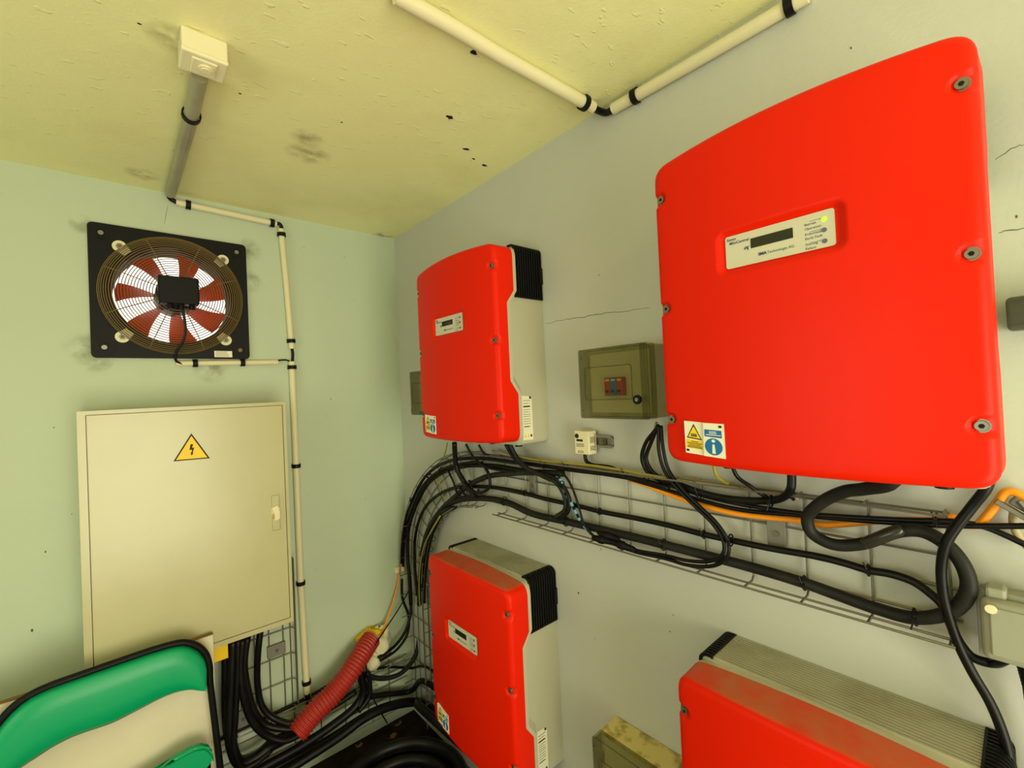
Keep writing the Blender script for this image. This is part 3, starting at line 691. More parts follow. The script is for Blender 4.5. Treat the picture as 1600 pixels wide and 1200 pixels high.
# ceiling box
jb = empty('ceiling_junction_box', (PC(320, 90).x, PC(320, 90).y, CEIL - .07)); tag(jb, 'cream junction box fixed to the ceiling above the fan', 'junction box')
a = PC(283, 36, .0); b = PC(357, 122, .065)
jx0, jx1, jy0, jy1 = -.896, -.817, -.901, -.832
bx = link('box_body', box((jx0, jy0, CEIL - .046), (jx1, jy1, CEIL), .004, 3), m_cream, jb)
link('box_lid', box((jx0 - .001, jy0 - .001, CEIL - .050), (jx1 + .001, jy1 + .001, CEIL - .040), .004, 3), m_cream, jb)
cxx = (jx0 + jx1) / 2 + .004; cyy = jy0 + .032
link('entry_plate', box((jx0 + .017, jy0 + .010, CEIL - .0535), (jx1 - .017, jy1 - .008, CEIL - .048), .003), m_cream, jb)
k = link('round_gland', join(cyl((cxx, cyy, CEIL - .053), (0, 0, -1), .014, .004, 24, bev=.002), cyl((cxx, cyy, CEIL - .056), (0, 0, -1), .009, .003, 20, bev=.001)), m_cream, jb, smooth=True)

# ------------------------------------------------------------------ cabinet
cq = [PA(116, 643, .2), PA(444, 628, .2), PA(461, 968, .2), PA(135, 1040, .2)]
kx0, kx1 = (cq[0].x + cq[3].x) / 2, (cq[1].x + cq[2].x) / 2; kz1 = (cq[0].z + cq[1].z) / 2; kz0 = cq[2].z - .004
cab = empty('electrical_cabinet', ((kx0 + kx1) / 2, 0, kz0)); tag(cab, 'cream steel electrical cabinet with yellow lightning triangle on its door', 'cabinet')
L = lambda n, g, m, par=cab, **k: link(n, g, m, par, **k)
L('cabinet_body', box((kx0, -.185, kz0), (kx1, 0, kz1), .003), m_cab)
L('door_frame', ring_plate(rrect(kx0, kz0, kx1, kz1, .003, 2), rrect(kx0 + .018, kz0 + .016, kx1 - .010, kz1 - .011, .002, 2), *onA(.184, .2)), m_cab)
dr = L('door', box((kx0 + .0195, -.180, kz0 + .0175), (kx1 - .0115, -.199, kz1 - .0125), .0015), m_cab)
hx, hz = PA(431, 801, .2).x, PA(431, 801, .2).z
for dz in (.040, -.040): link('handle_plate', box((hx - .013, -.199, hz + dz - .022), (hx + .013, -.2022, hz + dz + .022), .003), m_cab, dr)
link('handle_recess', box((hx - .013, -.199, hz - .020), (hx + .013, -.2005, hz + .020)), m_dirtycream, dr)
P = [(hx - .014, hz + .020), (hx + .005, hz + .026), (hx + .011, hz + .004), (hx + .011, hz - .022), (hx - .005, hz - .026), (hx - .006, hz)]
link('latch', prism(P, *onA(.2, .208)), m_cream, dr)
s1 = link('hazard_sign', prism([(lambda q: (q.x, q.z))(PA(*p, .2)) for p in ((299, 677), (271, 721), (328, 716))], *onA(.1988, .1996)), m_ink, dr); s1['label'] = 'yellow triangle with black lightning bolt'
def tri(k):
    c = PA(299.5, 706, .2); return [((lambda q: (c.x + (q.x - c.x) * k, c.z + (q.z - c.z) * k))(PA(*p, .2))) for p in ((299, 677), (271, 721), (328, 716))]
# sign lives on the door but its field and bolt are fine relief of the same sticker
link('sign_field', prism(tri(.86), *onA(.199, .2000)), m_signyel, dr)
c = PA(299, 703, .2); s_ = .030
bolt = [(-.1, 1), (.32, .95), (.12, .35), (.48, .38), (.18, -.55), (.34, -.5), (.02, -1), (-.18, -.42), (-.02, -.47), (.12, .02), (-.30, .02)]
link('lightning_bolt', prism([(c.x + x * s_ * .55, c.z + z * s_ * .62) for x, z in bolt], *onA(.1995, .2004)), m_ink, dr)
yb0, yb1 = PA(334, 1005, .16), PA(357, 1028, .16)
L('yellow_terminal_cover', box((yb0.x - .05, -.10, yb1.z), (yb1.x, -.16, kz0 + .002), .002), m_signyel)
for px in (356, 364, 372, 380, 388, 407):
    q = PA(px, 1000, .1); L('cable_gland', cyl((q.x, -.1, kz0 + .002), (0, 0, -1), .013, .014, 10), m_blk, smooth=True)

# ------------------------------------------------------------------ wire cable trays
WR = .0022
def make_tray(label, origin, longs, crosses, plates, grp='galvanised wire cable trays'):
    t = empty('cable_tray', origin); tag(t, label, 'cable tray', grp)
    for q in longs: link('long_wire', sweep(q, WR, 6), m_wire, t)
    for q in crosses: link('cross_wire', sweep(q, WR, 6), m_wire, t)
    for g, hole_ in plates:
        pl = link('fixing_plate', g, m_zinc, t); link('fixing_bolt', hole_, m_steel, pl)
    return t
zt, zb = H - .222, H - .420; dB, dF = .010, .060
def Bp(y, z, d): return Vector((-d, y, z))
longs = [[Bp(-1.882, z, dB), Bp(-.70, z, dB)] for z in (zt - .012, H - .297, H - .348, H - .397)]
longs += [[Bp(-1.876, zt, d), Bp(-.70, zt, d)] for d in (.035, dF)] + [[Bp(-1.876, zb, d), Bp(-.75, zb, d)] for d in (.035, dF)]
crosses = [[Bp(-1.87 + .1 * k, zt, dF), Bp(-1.87 + .1 * k, zt, dB + .008), Bp(-1.87 + .1 * k, zt - .008, dB), Bp(-1.87 + .1 * k, zb + .008, dB), Bp(-1.87 + .1 * k, zb, dB + .008), Bp(-1.87 + .1 * k, zb, dF)] for k in range(12)]
def plateB(px, py, hw=.017, z0=None, z1=None):
    c = PB(px, py, .02); return (box((-.004, c.y - hw, c.z - .030), (-.014, c.y + hw, c.z + .030), .001), cyl((-.014, c.y, c.z - .004), (-1, 0, 0), .006, .004, 12))
trayB = make_tray('straight wire tray running level across the right wall under the large inverter', (0, -1.3, zb), longs, crosses, [plateB(1211, 832), plateB(829, 757, .014)])
AC = (-.65, H - .83); R0, R1 = .415, .612
arc = lambda R, d, a0=90, a1=0, n=22: [Bp(AC[0] + R * math.cos(math.radians(a0 + (a1 - a0) * k / n)), AC[1] + R * math.sin(math.radians(a0 + (a1 - a0) * k / n)), d) for k in range(n + 1)]
longs = [arc(R, dB) for R in (R1 - .012, .552, .50, .45)] + [arc(R1, d, 90, 0) for d in (.035, dF)]
# inner flange is cut into straight pieces where the tray was bent
for a0 in range(90, 0, -18):
    for d in (.035, dF):
        q = arc(R0, d, a0 - 2, a0 - 15, 1); longs.append(q)
crosses = []
for k in range(13):
    a = math.radians(90 - k * 7.5); u = (math.cos(a), math.sin(a)); pt = lambda R, d: Bp(AC[0] + R * u[0], AC[1] + R * u[1], d)
    crosses.append([pt(R1, dF), pt(R1, dB + .008), pt(R1 - .008, dB), pt(R0 + .008, dB), pt(R0, dB + .008), pt(R0, dF)])
make_tray('wire tray bent in a quarter curve from level to upright near the corner', (0, -.35, H - .83), longs, crosses, [])
y1, y0 = AC[0] + R1, AC[0] + R0; zlow = H - 1.42
longs = [[Bp(y, H - .84, dB), Bp(y, zlow, dB)] for y in (y1 - .012, y1 - .06, y1 - .11, y1 - .16)] + [[Bp(y, H - .84, d), Bp(y, zlow, d)] for y in (y0,) for d in (.035, dF)]
crosses = [[Bp(y1 - .002, H - .92 - .1 * k, dF), Bp(y1 - .002, H - .92 - .1 * k, dB), Bp(y0, H - .92 - .1 * k, dB), Bp(y0, H - .92 - .1 * k, dF)] for k in range(5)]
make_tray('upright wire tray in the corner beside the lower inverter', (0, -.15, zlow), longs, crosses, [])
Ap = lambda x, z, d: Vector((x, -d, z))
xr, xl = -.512, -.712
longs = [[Ap(x, H - .62, dB), Ap(x, H - 1.2, dB)] for x in (xr - .012, -.55, -.60, -.65, -.70)] + [[Ap(xr, H - .62, d), Ap(xr, H - 1.19, d)] for d in (.03, .045)]
crosses = [[Ap(xr, H - .70 - .1 * k - .012, .045), Ap(xr, H - .70 - .1 * k, dB + .010), Ap(xr - .012, H - .70 - .1 * k, dB), Ap(xl, H - .70 - .1 * k, dB), Ap(xl, H - .70 - .1 * k, .045)] for k in range(5)]
c = PA(433, 1017, .02)
make_tray('upright wire tray under the cream cabinet', (-.61, 0, H - 1.2), longs, crosses, [(box((c.x - .032, -.006, c.z - .022), (c.x + .032, -.015, c.z + .022), .001), cyl((c.x, -.015, c.z), (0, -1, 0), .006, .004, 12))])
longs = [[Ap(-1.7, z, dB), Ap(-.03, z, dB)] for z in (H - 1.21, H - 1.26, H - 1.31, H - 1.36)] + [[Ap(-1.7, H - 1.2, d), Ap(-.06, H - 1.2, d)] for d in (.035, dF)] + [[Ap(-1.7, H - 1.4, d), Ap(-.06, H - 1.4, d)] for d in (.035, dF)]
crosses = [[Ap(-1.62 + .1 * k, H - 1.2, dF), Ap(-1.62 + .1 * k, H - 1.2, dB), Ap(-1.62 + .1 * k, H - 1.4, dB), Ap(-1.62 + .1 * k, H - 1.4, dF)] for k in range(16)]
c = PA(515, 1100, .02); c2 = PA(380, 1125, .02)
make_tray('low wire tray running level along the back wall near the floor', (-.8, 0, H - 1.4), longs, crosses, [(box((q.x - .030, -.004, q.z - .03), (q.x + .030, -.014, q.z + .03), .001), cyl((q.x, -.014, q.z), (0, -1, 0), .006, .004, 12)) for q in (c, c2)])

# ------------------------------------------------------------------ cables on the right wall
G1 = 'black cables lying in the tray on the right wall'
cable('thick dusty black cable looping below the large inverter and lying along the tray bottom',
      [PB(1400, 750, .12) + Vector((0, 0, .05)), (1395, 752, .11), (1350, 764, .09), (1320, 768, .08), (1285, 784, .07), (1262, 808, .06), (1268, 832, .055), (1300, 850, .05), (1345, 850, .045), (1405, 830, .045), (1440, 830, .045), (1475, 848, .045), (1503, 880, .05), (1514, 915, .05), (1502, 943, .045), (1475, 960, .04), (1425, 965, .035), (1370, 951, .03), (1310, 930, .03), (1257, 911, .03), (1180, 888, .03), (1100, 867, .03), (1037, 851, .03), (960, 832, .03), (885, 815, .03), (830, 802, .03), (795, 786, .03), (760, 779, .03), (715, 782, .035), (690, 797, .035), (672, 825, .035), (662, 860, .035), (657, 900, .035), (655, 945, .035)], .0105, m_thick, group=G1, seg=12)
cable('black cable running mid tray and curving down to the grey switch box',
      [(652, 930, .03), (648, 880, .03), (649, 838, .03), (660, 800, .03), (682, 775, .03), (712, 762, .03), (745, 760), (775, 762), (810, 768), (850, 779), (905, 791), (937, 799), (1005, 812), (1050, 822), (1100, 835), (1142, 844), (1205, 857), (1280, 870), (1320, 880), (1357, 891), (1392, 897), (1427, 909), (1453, 927), (1472, 945), (1485, 975), (1500, 1005), (1520, 1027), (1548, 1036), (1570, 1030, .05), (1582, 1022, .05)], .0068, group=G1, seg=10)
cable('black cable dropping from the right end of the large inverter to the bottom right corner',
      [PB(1556, 740, .07) + Vector((0, 0, .03)), (1542, 760, .07), (1520, 790, .065), (1495, 822, .065), (1478, 850, .065), (1471, 885, .06), (1474, 930, .055), (1483, 965, .05), (1499, 1010, .045), (1520, 1052, .04), (1548, 1100, .04), (1568, 1150, .04), (1582, 1210, .04)], .0069, seg=10)
cable('thin black cable leaving the tray level to the right edge', [(985, 749), (1040, 765), (1100, 783, .03), (1160, 797, .03), (1250, 805), (1330, 812), (1400, 817), (1470, 821), (1540, 822), (1610, 822)], .0045)
cable('second thin black cable above the orange one, drooping at the right edge', [(1045, 758, .04), (1120, 780, .04), (1200, 795, .04), (1260, 803, .04), (1400, 812, .03), (1500, 816, .03), (1540, 824, .02), (1570, 836, .02), (1612, 856, .02)], .0045)
cable('orange cable along the tray, kinked up at its right end', [(983, 749), (1010, 758), (1040, 770), (1075, 783), (1110, 793), (1150, 802), (1200, 808), (1240, 812), (1285, 820), (1316, 819), (1370, 814), (1420, 813), (1462, 813), (1490, 808), (1512, 820), (1528, 820), (1537, 812), (1560, 784), (1572, 769), (1582, 768), (1610, 782)], .006, m_orange, d=.022, sub=4)
for k, off in enumerate((0, 7)):
    cable(('outer' if k else 'inner') + ' of two black cables looping from the breaker box back to the plug connectors', [(1030 + off * .4, 665, .06), (1029 + off, 700, .06), (1038 + off, 735, .055), (1060 + off, 765, .055), (1090 + off, 795, .05), (1115 + off, 820, .05), (1131 + off, 848, .05), (1129 + off, 866 + off * .6, .05), (1108 + off, 877 + off, .045), (1075, 876 + off, .045), (1040, 868 + off * .7, .04), (1000, 861 + off * .5, .04), (975, 855 + off * .3, .04)], .0042)
for k, off in enumerate((0, 8)):
    cable(('left' if not k else 'right') + ' of two black cables bowing out under the breaker box', [(1024 + off * .6, 672 - off, .055), (1009 + off, 692, .05), (1003 + off * .8, 715, .045), (1010 + off, 735, .04), (1030 + off, 750, .035), (1060, 760 - off * .3, .035)], .0048)
cable('black cable bundle sagging under the large inverter and returning up into it', [(1030, 748, .035), (1060, 757, .035), (1090, 768, .04), (1125, 777, .04), (1165, 782, .045), (1205, 782, .05), (1225, 776, .06), (1236, 762, .08), (1237, 748, .08), PB(1237, 748, .08) + Vector((0, 0, .05))], .0075)
cable('thin black cable from the large inverter to the bundle', [PB(1140, 735, .10) + Vector((0, 0, .04)), (1150, 742, .10), (1170, 758, .07), (1190, 772, .05), (1200, 778, .045)], .004)
cable('yellow wire hanging below the breaker box', [(1026, 660, .05), (1018, 690, .04), (1010, 720, .03), (1012, 742, .02)], .0035, m_yel)
cable('yellow wire under the large inverter', [PB(1112, 730, .09) + Vector((0, 0, .04)), (1118, 738, .09), (1125, 748, .06), (1140, 756, .03), (1160, 762, .02)], .004, m_yel)
cable('yellow and green earth wire tied along the top of the tray', [(800, 706, .06), (815, 714, .055), (840, 719, .05), (880, 723, .05), (930, 728, .05), (985, 737, .05), (1040, 747, .05), (1075, 753, .05)], .0032, m_yel)
cable('beige sleeve lying along the tray top', [(1060, 748, .03), (1110, 756, .03), (1160, 764, .03), (1200, 769, .03), (1248, 778, .03)], .006, m_tan)
cable('beige wire along the tray top left of the thermostat', [(770, 704, .03), (830, 721, .03), (880, 728, .03), (935, 735, .03), (990, 744, .03)], .004, m_tan)
cable('black cable lying on the tray top towards the corner', [(627, 880, .05), (629, 850, .05), (632, 818, .05), (645, 780, .05), (662, 748, .05), (684, 728, .05), (712, 718, .05), (750, 716, .045), (800, 722, .045), (850, 728, .04), (900, 735, .04), (950, 741, .04), (1000, 750, .035), (1045, 762, .035)], .0065, group=G1, seg=10)
cable('second black cable following the outer side of the bend', [(642, 945, .03), (640, 905, .03), (637, 868, .03), (638, 830, .03), (650, 790, .04), (668, 757, .04), (692, 738, .04), (725, 728, .04), (770, 728, .04), (815, 735, .04), (870, 740, .04)], .0085, group=G1, seg=10)
cable('glossy black cable between the two at the outer side of the bend', [(630, 885, .035), (634, 825, .035), (645, 790, .06), (662, 757, .06), (688, 735, .055), (715, 726, .05), (745, 722, .05)], .006, group=G1)
cable('black cable crossing the curved tray on its inner side', [(658, 868, .04), (668, 830, .04), (686, 800, .04), (712, 775, .04), (735, 757, .04), (760, 745, .04), (795, 740, .04), (840, 738, .04), (880, 740, .04)], .0095, m_thick, group=G1, seg=10)
for k, off in enumerate((0, 4, 8)):
    cable(('leftmost', 'middle', 'rightmost')[k] + ' of three black cables packed down the inner side of the bend', [(705 + off, 792, .05), (684 + off, 805, .05), (668 + off, 835, .05), (660 + off, 870, .05), (656 + off, 910, .05), (655 + off, 942, .05)], .005, group=G1)
cable('yellow wire along the inner side of the bend', [(688, 806, .065), (675, 828, .065), (664, 850, .065), (658, 875, .065), (655, 910, .06), (656, 948, .055)], .003, m_yel)
cable('thick black cable straight down from the corner inverter', [(710, 692, .09), (711, 712, .08), (713, 730, .07), (722, 748, .06), (733, 764, .05), (742, 776, .045)], .0095, seg=10)
cable('black cable curling from the thick drop back up into the tray', [(716, 740, .06), (728, 758, .06), (745, 770, .05), (765, 760, .05), (763, 740, .05), (752, 722, .05)], .0055)
cable('thin black cable from the underside of the corner inverter sloping right', [(728, 694, .08), (738, 712, .07), (756, 728, .06), (785, 735, .05), (830, 740, .04)], .0045)
cable('short thin black cable under the corner inverter', [(748, 695, .07), (756, 708, .06), (772, 716, .05)], .004)
cable('black cable from the right end of the corner inverter into the loop', [(790, 694, .08), (798, 708, .07), (812, 724, .065), (836, 737, .06), (862, 745, .055), (878, 757, .05), (889, 778, .05), (888, 798, .05), (876, 810, .04)], .006)
cable('dusty cable beside it, sloping from the corner inverter to the loop', [(796, 692, .085), (806, 712, .075), (822, 730, .07), (850, 745, .06), (870, 755, .055), (882, 776, .05), (883, 795, .05), (868, 808, .04)], .0065, m_thick)
cable('thin black loop hanging left below the corner inverter', [(700, 735, .05), (708, 752, .05), (715, 772, .05), (730, 778, .05), (738, 768, .05), (733, 750, .05)], .004)
cable('second thin black loop hanging below the corner inverter', [(718, 762, .05), (728, 774, .05), (742, 776, .05), (748, 765, .05)], .004)
cable('yellow green wire from the corner inverter to the bend', [(699, 692, .06), (696, 706, .05), (693, 716, .05)], .003, m_yel)
cable('yellow wire crossing the curved tray', [(680, 738, .02), (687, 755, .02), (692, 775, .02), (698, 795, .02)], .003, m_yel)
bc = cable('black cable wrapped with short bands of pale blue tape', [(872, 742, .05), (879, 758, .05), (887, 776, .05), (897, 795, .05), (908, 815, .05), (920, 830, .045), (932, 842, .045)], .0038)
def along(o_pts, P=PB, r=.0046, bands=()):
    Q = smooth_path([P(*p) for p in o_pts], 10); n = len(Q) - 1
    for a, b in bands:
        i, j = int(a * n), max(int(a * n) + 2, int(b * n)); link('tape_band', sweep(Q[i:j + 1], r, 8), m_blue, bc, smooth=True)
along([(872, 742, .05), (879, 758, .05), (887, 776, .05), (897, 795, .05), (908, 815, .05), (920, 830, .045), (932, 842, .045)], bands=[(.08, .15), (.20, .27), (.32, .37), (.42, .47), (.52, .57), (.62, .66), (.74, .80)])
cable('thin black cable right of the blue taped one, down to the connectors', [(878, 738, .05), (889, 752, .05), (899, 775, .05), (906, 798, .05), (913, 820, .05), (930, 840, .045)], .0033)
# plug connectors
def connector(p, q, label, r=.009):
    a, b = PB(*p, .045), PB(*q, .045); t = b - a
    o = link('plug_connector', sweep([a, a + t * .08, a + t * .3, a + t * .34, a + t * .5, a + t * .54, a + t * .9, b], [r * .6, r * .9, r, r * 1.25, r * 1.25, r, r * .8, r * .55], 10), m_blk, None, smooth=True); tag(o, label, 'connector', 'black plug connectors at the tray bottom')
connector((926, 840), (960, 848), 'left black plug connector at the end of the blue taped cable')
connector((955, 846), (994, 860), 'right black plug connector leading to the looping cables')
connector((934, 832), (968, 843), 'black plug connector above the other two', .0075)
# clamp on the thick loop
a, b = PB(1348, 850, .062), PB(1410, 826, .062)
o = link('plastic_sleeve', sweep([a, a + (b - a) * .08, a + (b - a) * .92, b], [.006, .0095, .0095, .006], 10), mat('dark_clear_sleeve', (.17, .17, .15), .22), None, smooth=True); tag(o, 'short grey clear sleeve strapped over the thick black cable loop', 'cable sleeve')
# cable ties, all alike
def tie(px, py, d, r, P=PB, hd=1, lab=''):
    c = P(px, py, d); ax = (c - P(px + 6, py + 1, d)).normalized(); u, v = frame_of(ax)
    rg = [c + (u * math.cos(t) + v * math.sin(t)) * r for t in [2 * PI * k / 14 for k in range(14)]]
    n = Vector((-1, 0, 0)) if P is PB else Vector((0, -1, 0))
    g = join(sweep(rg, .0016, 5, closed=True), box(c + n * r + Vector((-.003,) * 3), c + n * r + Vector((.003,) * 3)), sweep([c + n * r, c + n * (r + .003) + Vector((0, .004, .016 * hd))], .0012, 4))
    o = link('cable_tie', g, m_blk, None); tag(o, 'small black cable tie ' + lab, 'cable tie', 'black cable ties on the trays')
TIES = [(1100, 835, .03, .009), (937, 799, .03, .009), (820, 770, .03, .009), (1357, 891, .03, .0095), (1037, 851, .03, .013), (1257, 911, .03, .013), (788, 783, .03, .014), (885, 815, .03, .013), (1430, 964, .035, .013, PB, -1), (1142, 844, .045, .012), (850, 727, .045, .009), (884, 729, .045, .009), (977, 740, .045, .009), (1093, 772, .04, .010), (1205, 783, .05, .011, PB, -1), (1463, 813, .03, .011), (878, 757, .05, .010), (690, 735, .05, .012), (645, 782, .05, .012), (1240, 775, .04, .008), (1010, 748, .04, .009), (672, 745, .05, .012), (632, 835, .045, .012)]
TIE_LABELS = ['on the mid tray cable, beside the looping pair', 'on the mid tray cable, right of the plug connectors', 'on the mid tray cable, near the left fixing plate', 'on the mid tray cable, near the right end of the tray', 'on the thick bottom cable, just right of the plug connectors', 'on the thick bottom cable, below the right fixing plate', 'on the thick bottom cable, near the left fixing plate', "on the thick bottom cable, just below the blue tape", "at the lowest point of the thick loop, right end", 'holding the looping pair together where it crosses the mid cable', "on the tray top, below the corner inverter's right flank", 'on the tray top, left of the thermostat', 'on the tray top, just right of the thermostat', 'under the lower left corner of the large inverter', 'on the sagging bundle under the large inverter', 'at the right top corner of the tray, beside the orange cable', 'at the top of the blue taped cable', "at the top of the bend, left of the cable drop", 'halfway round the outer side of the bend', 'on the tray top edge, left of the big thick loop', 'on the tray top below the breaker box', 'on the outer side of the bend, third from its foot', "at the foot of the bend's outer side, nearest the corner"]
for t, lab_ in zip(TIES, TIE_LABELS):
    tie(*t, lab=lab_)

# ------------------------------------------------------------------ corner and back wall cables
G2 = 'black cables along the back wall'
AB = lambda px, py, d=.05: PA(px, py, d)
ca = lambda label, pts, r, m=m_cable, d=.06, **k: cable(label, pts, r, m, P=PA, d=d, **k)
ca('right black cable from the cabinet curving into the red hose', [(407, 985, .1), (404, 1010, .1), (402, 1040, .09), (403, 1075, .08), (410, 1104, .08), (426, 1121, .09), (453, 1131, .12), (470, 1130, .13)], .011, group=G2, seg=10)
ca('second black cable from the cabinet curving into the red hose', [(387, 995, .1), (382, 1037, .1), (387, 1075, .1), (398, 1112, .1), (416, 1133, .1), (445, 1139, .12), (468, 1138, .13)], .011, group=G2, seg=10)
ca('third black cable from the cabinet curving into the red hose', [(379, 998, .12), (376, 1050, .12), (382, 1095, .12), (395, 1129, .12), (418, 1150, .12), (445, 1157, .13), (470, 1147, .13)], .012, group=G2, seg=10)
ca('leftmost black cable drop from the cabinet into the low tray', [(352, 1000, .08), (352, 1060, .08), (352, 1110, .08), (358, 1160, .08), (375, 1186, .08), (398, 1180, .08), (422, 1160, .08), (450, 1145, .07), (490, 1122, .06), (530, 1098, .05), (556, 1080, .05)], .012, group=G2, seg=10)
ca('heavy black cable bundle dropping straight from the cabinet', [(364, 998, .1), (362, 1060, .1), (359, 1120, .1), (362, 1165, .1), (375, 1192, .1), (396, 1186, .1), (420, 1168, .1), (450, 1152, .08), (490, 1130, .06)], .018, group=G2, seg=12)
ca('black cable beside the heavy bundle under the cabinet', [(372, 998, .12), (371, 1050, .12), (368, 1120, .12), (366, 1165, .12), (380, 1200, .12), (400, 1192, .12), (424, 1172, .11)], .010, group=G2, seg=10)
ca('upper thick black cable in the low tray, turning up to the corner', [(330, 1245, .09), (415, 1197, .09), (470, 1166, .09), (520, 1133, .09), (555, 1104, .09), (568, 1080, .09), (562, 1050, .09)], .016, group=G2, seg=12)
ca('lower thick black cable in the low tray', [(400, 1232, .1), (470, 1190, .1), (532, 1150, .1), (570, 1122, .1), (612, 1103, .1), (650, 1097, .1), Vector((-.10, -.25, H - 1.30)), Vector((-.07, -.75, H - 1.31))], .017, group=G2, seg=12)
ca('lowest thick black cable in the low tray', [(380, 1225, .07), (450, 1190, .07), (520, 1150, .07), (580, 1112, .07), (620, 1098, .07), (650, 1095, .07), Vector((-.045, -.25, H - 1.33)), Vector((-.04, -.75, H - 1.33))], .013, group=G2, seg=10)
ca('black cable running level behind into the corner', [(560, 1092, .05), (600, 1085, .05), (640, 1080, .05), Vector((-.05, -.2, H - 1.24)), Vector((-.04, -.75, H - 1.25))], .012, group=G2, seg=10)
ca('black cable sagging below the foam towards the corner', [(555, 1045, .08), (575, 1056, .08), (600, 1060, .08), (625, 1053, .08), (643, 1035, .07), (652, 1015, .06), (655, 990, .06)], .010, m_thick, group=G2, seg=10)
ca('thin level cable in the corner above the low tray', [(585, 1045, .05), (610, 1042, .05), (640, 1044, .05), Vector((-.03, -.2, H - 1.19)), Vector((-.03, -.7, H - 1.20))], .006, group=G2)
ca('black cable from the bend sweeping down left to the foam', [(642, 930, .03), (642, 955, .035), (634, 985, .05), (618, 1008, .06), (600, 1022, .07), (583, 1032, .07)], .007, group=G2)
ca('second black cable from the bend sweeping to the foam', [(628, 905, .03), (629, 935, .03), (639, 965, .035), (636, 992, .05), (620, 1015, .06), (598, 1030, .07), (580, 1040, .07)], .006, group=G2)
ca('black cable hanging below the foam into the low tray', [(563, 1048, .1), (566, 1065, .1), (568, 1085, .1), (560, 1105, .1)], .012, group=G2)
ca('second black cable hanging below the foam', [(574, 1050, .1), (578, 1068, .1), (576, 1090, .1), (560, 1112, .1)], .010, group=G2)
ca('black upright cable at the corner beside the lower inverter', [(661, 1018, .05), (662, 1050, .05), (664, 1080, .05), (670, 1105, .05)], .009, group=G2)
ca('dark level duct strip behind the vertical conduit', [(340, 1158, .012), (400, 1128, .012), (470, 1095, .012), (530, 1062, .012), (560, 1050, .012)], .006, group=G2)
ca('orange wire from the corner clip down to the foam', [(626, 880, .02), (623, 905, .02), (613, 945, .03), (598, 985, .05), (585, 1008, .08), (574, 1024, .1)], .0042, m_orange)
ca('thin black wire from the corner down past the foam', [(643, 915, .03), (625, 948, .04), (604, 980, .06), (586, 1008, .1), (574, 1030, .11), (573, 1055, .11), (583, 1090, .1), (605, 1130, .06)], .0028)
q = PA(623, 888, .0); o = link('wall_clip', box((q.x - .022, 0, q.z - .013), (q.x + .020, -.020, q.z + .013), .003), m_cream, None); tag(o, 'small cream cable clip on the wall in the corner', 'clip')
ca('yellow wire lying in the low tray', [(535, 1090, .03), (560, 1080, .03), (590, 1070, .03)], .003, m_yel)

# red corrugated hose
path = smooth_path([PA(579, 1000, .05), PA(566, 1020, .09), PA(548, 1049, .12), (PA(522, 1082, .13)), PA(492, 1112, .14), PA(463, 1147, .15)], 30)
cum = [0]
for a, b in zip(path, path[1:]): cum.append(cum[-1] + (b - a).length)
rad = [.0395 + .0032 * math.cos(2 * PI * s / .0125) for s in cum]
V, F = sweep(path, rad, 24, cap=False)
V2, F2 = sweep(path, [.033] * len(path), 24, cap=False)
o = link('corrugated_hose', join((V, F), (V2, F2)), m_hose, None, smooth='all'); tag(o, 'red corrugated hose from the foam plug down to the cabinet cables', 'hose')
# foam blob
def blob(c, r, sc, seed, m, parent, name):
    rnd = random.Random(seed); V, F = [], []; n, k = 20, 12
    ph = [(rnd.uniform(0, 6), rnd.uniform(2, 5), rnd.uniform(.05, .16)) for _ in range(7)]
    for i in range(k + 1):
        a = PI * i / k
        for j in range(n):
            b = 2 * PI * j / n; q = 1 + sum(am * math.sin(f * b + p) * math.sin(f * a * .8 + p * 2) for p, f, am in ph)
            V.append((c[0] + r * sc[0] * q * math.sin(a) * math.cos(b), c[1] + r * sc[1] * q * math.sin(a) * math.sin(b), c[2] + r * sc[2] * q * math.cos(a)))
    for i in range(k):
        for j in range(n): F.append((i * n + j, i * n + (j + 1) % n, (i + 1) * n + (j + 1) % n, (i + 1) * n + j))
    return link(name, (V, F), m, parent, smooth='all')
fo = empty('expanding_foam_plug', PA(588, 1010, .02)); tag(fo, 'lumpy white and yellow foam plug round the red hose in the wall', 'foam plug')
blob(PA(591, 1007, .025), .060, (1, .75, 1.2), 3, m_foamw, fo, 'white_foam')
blob(PA(583, 1034, .06), .030, (1, .9, 1.1), 5, m_foamw, fo, 'white_foam')
blob(PA(578, 994, .02), .046, (1.25, .9, .75), 8, m_foamy, fo, 'yellow_foam')

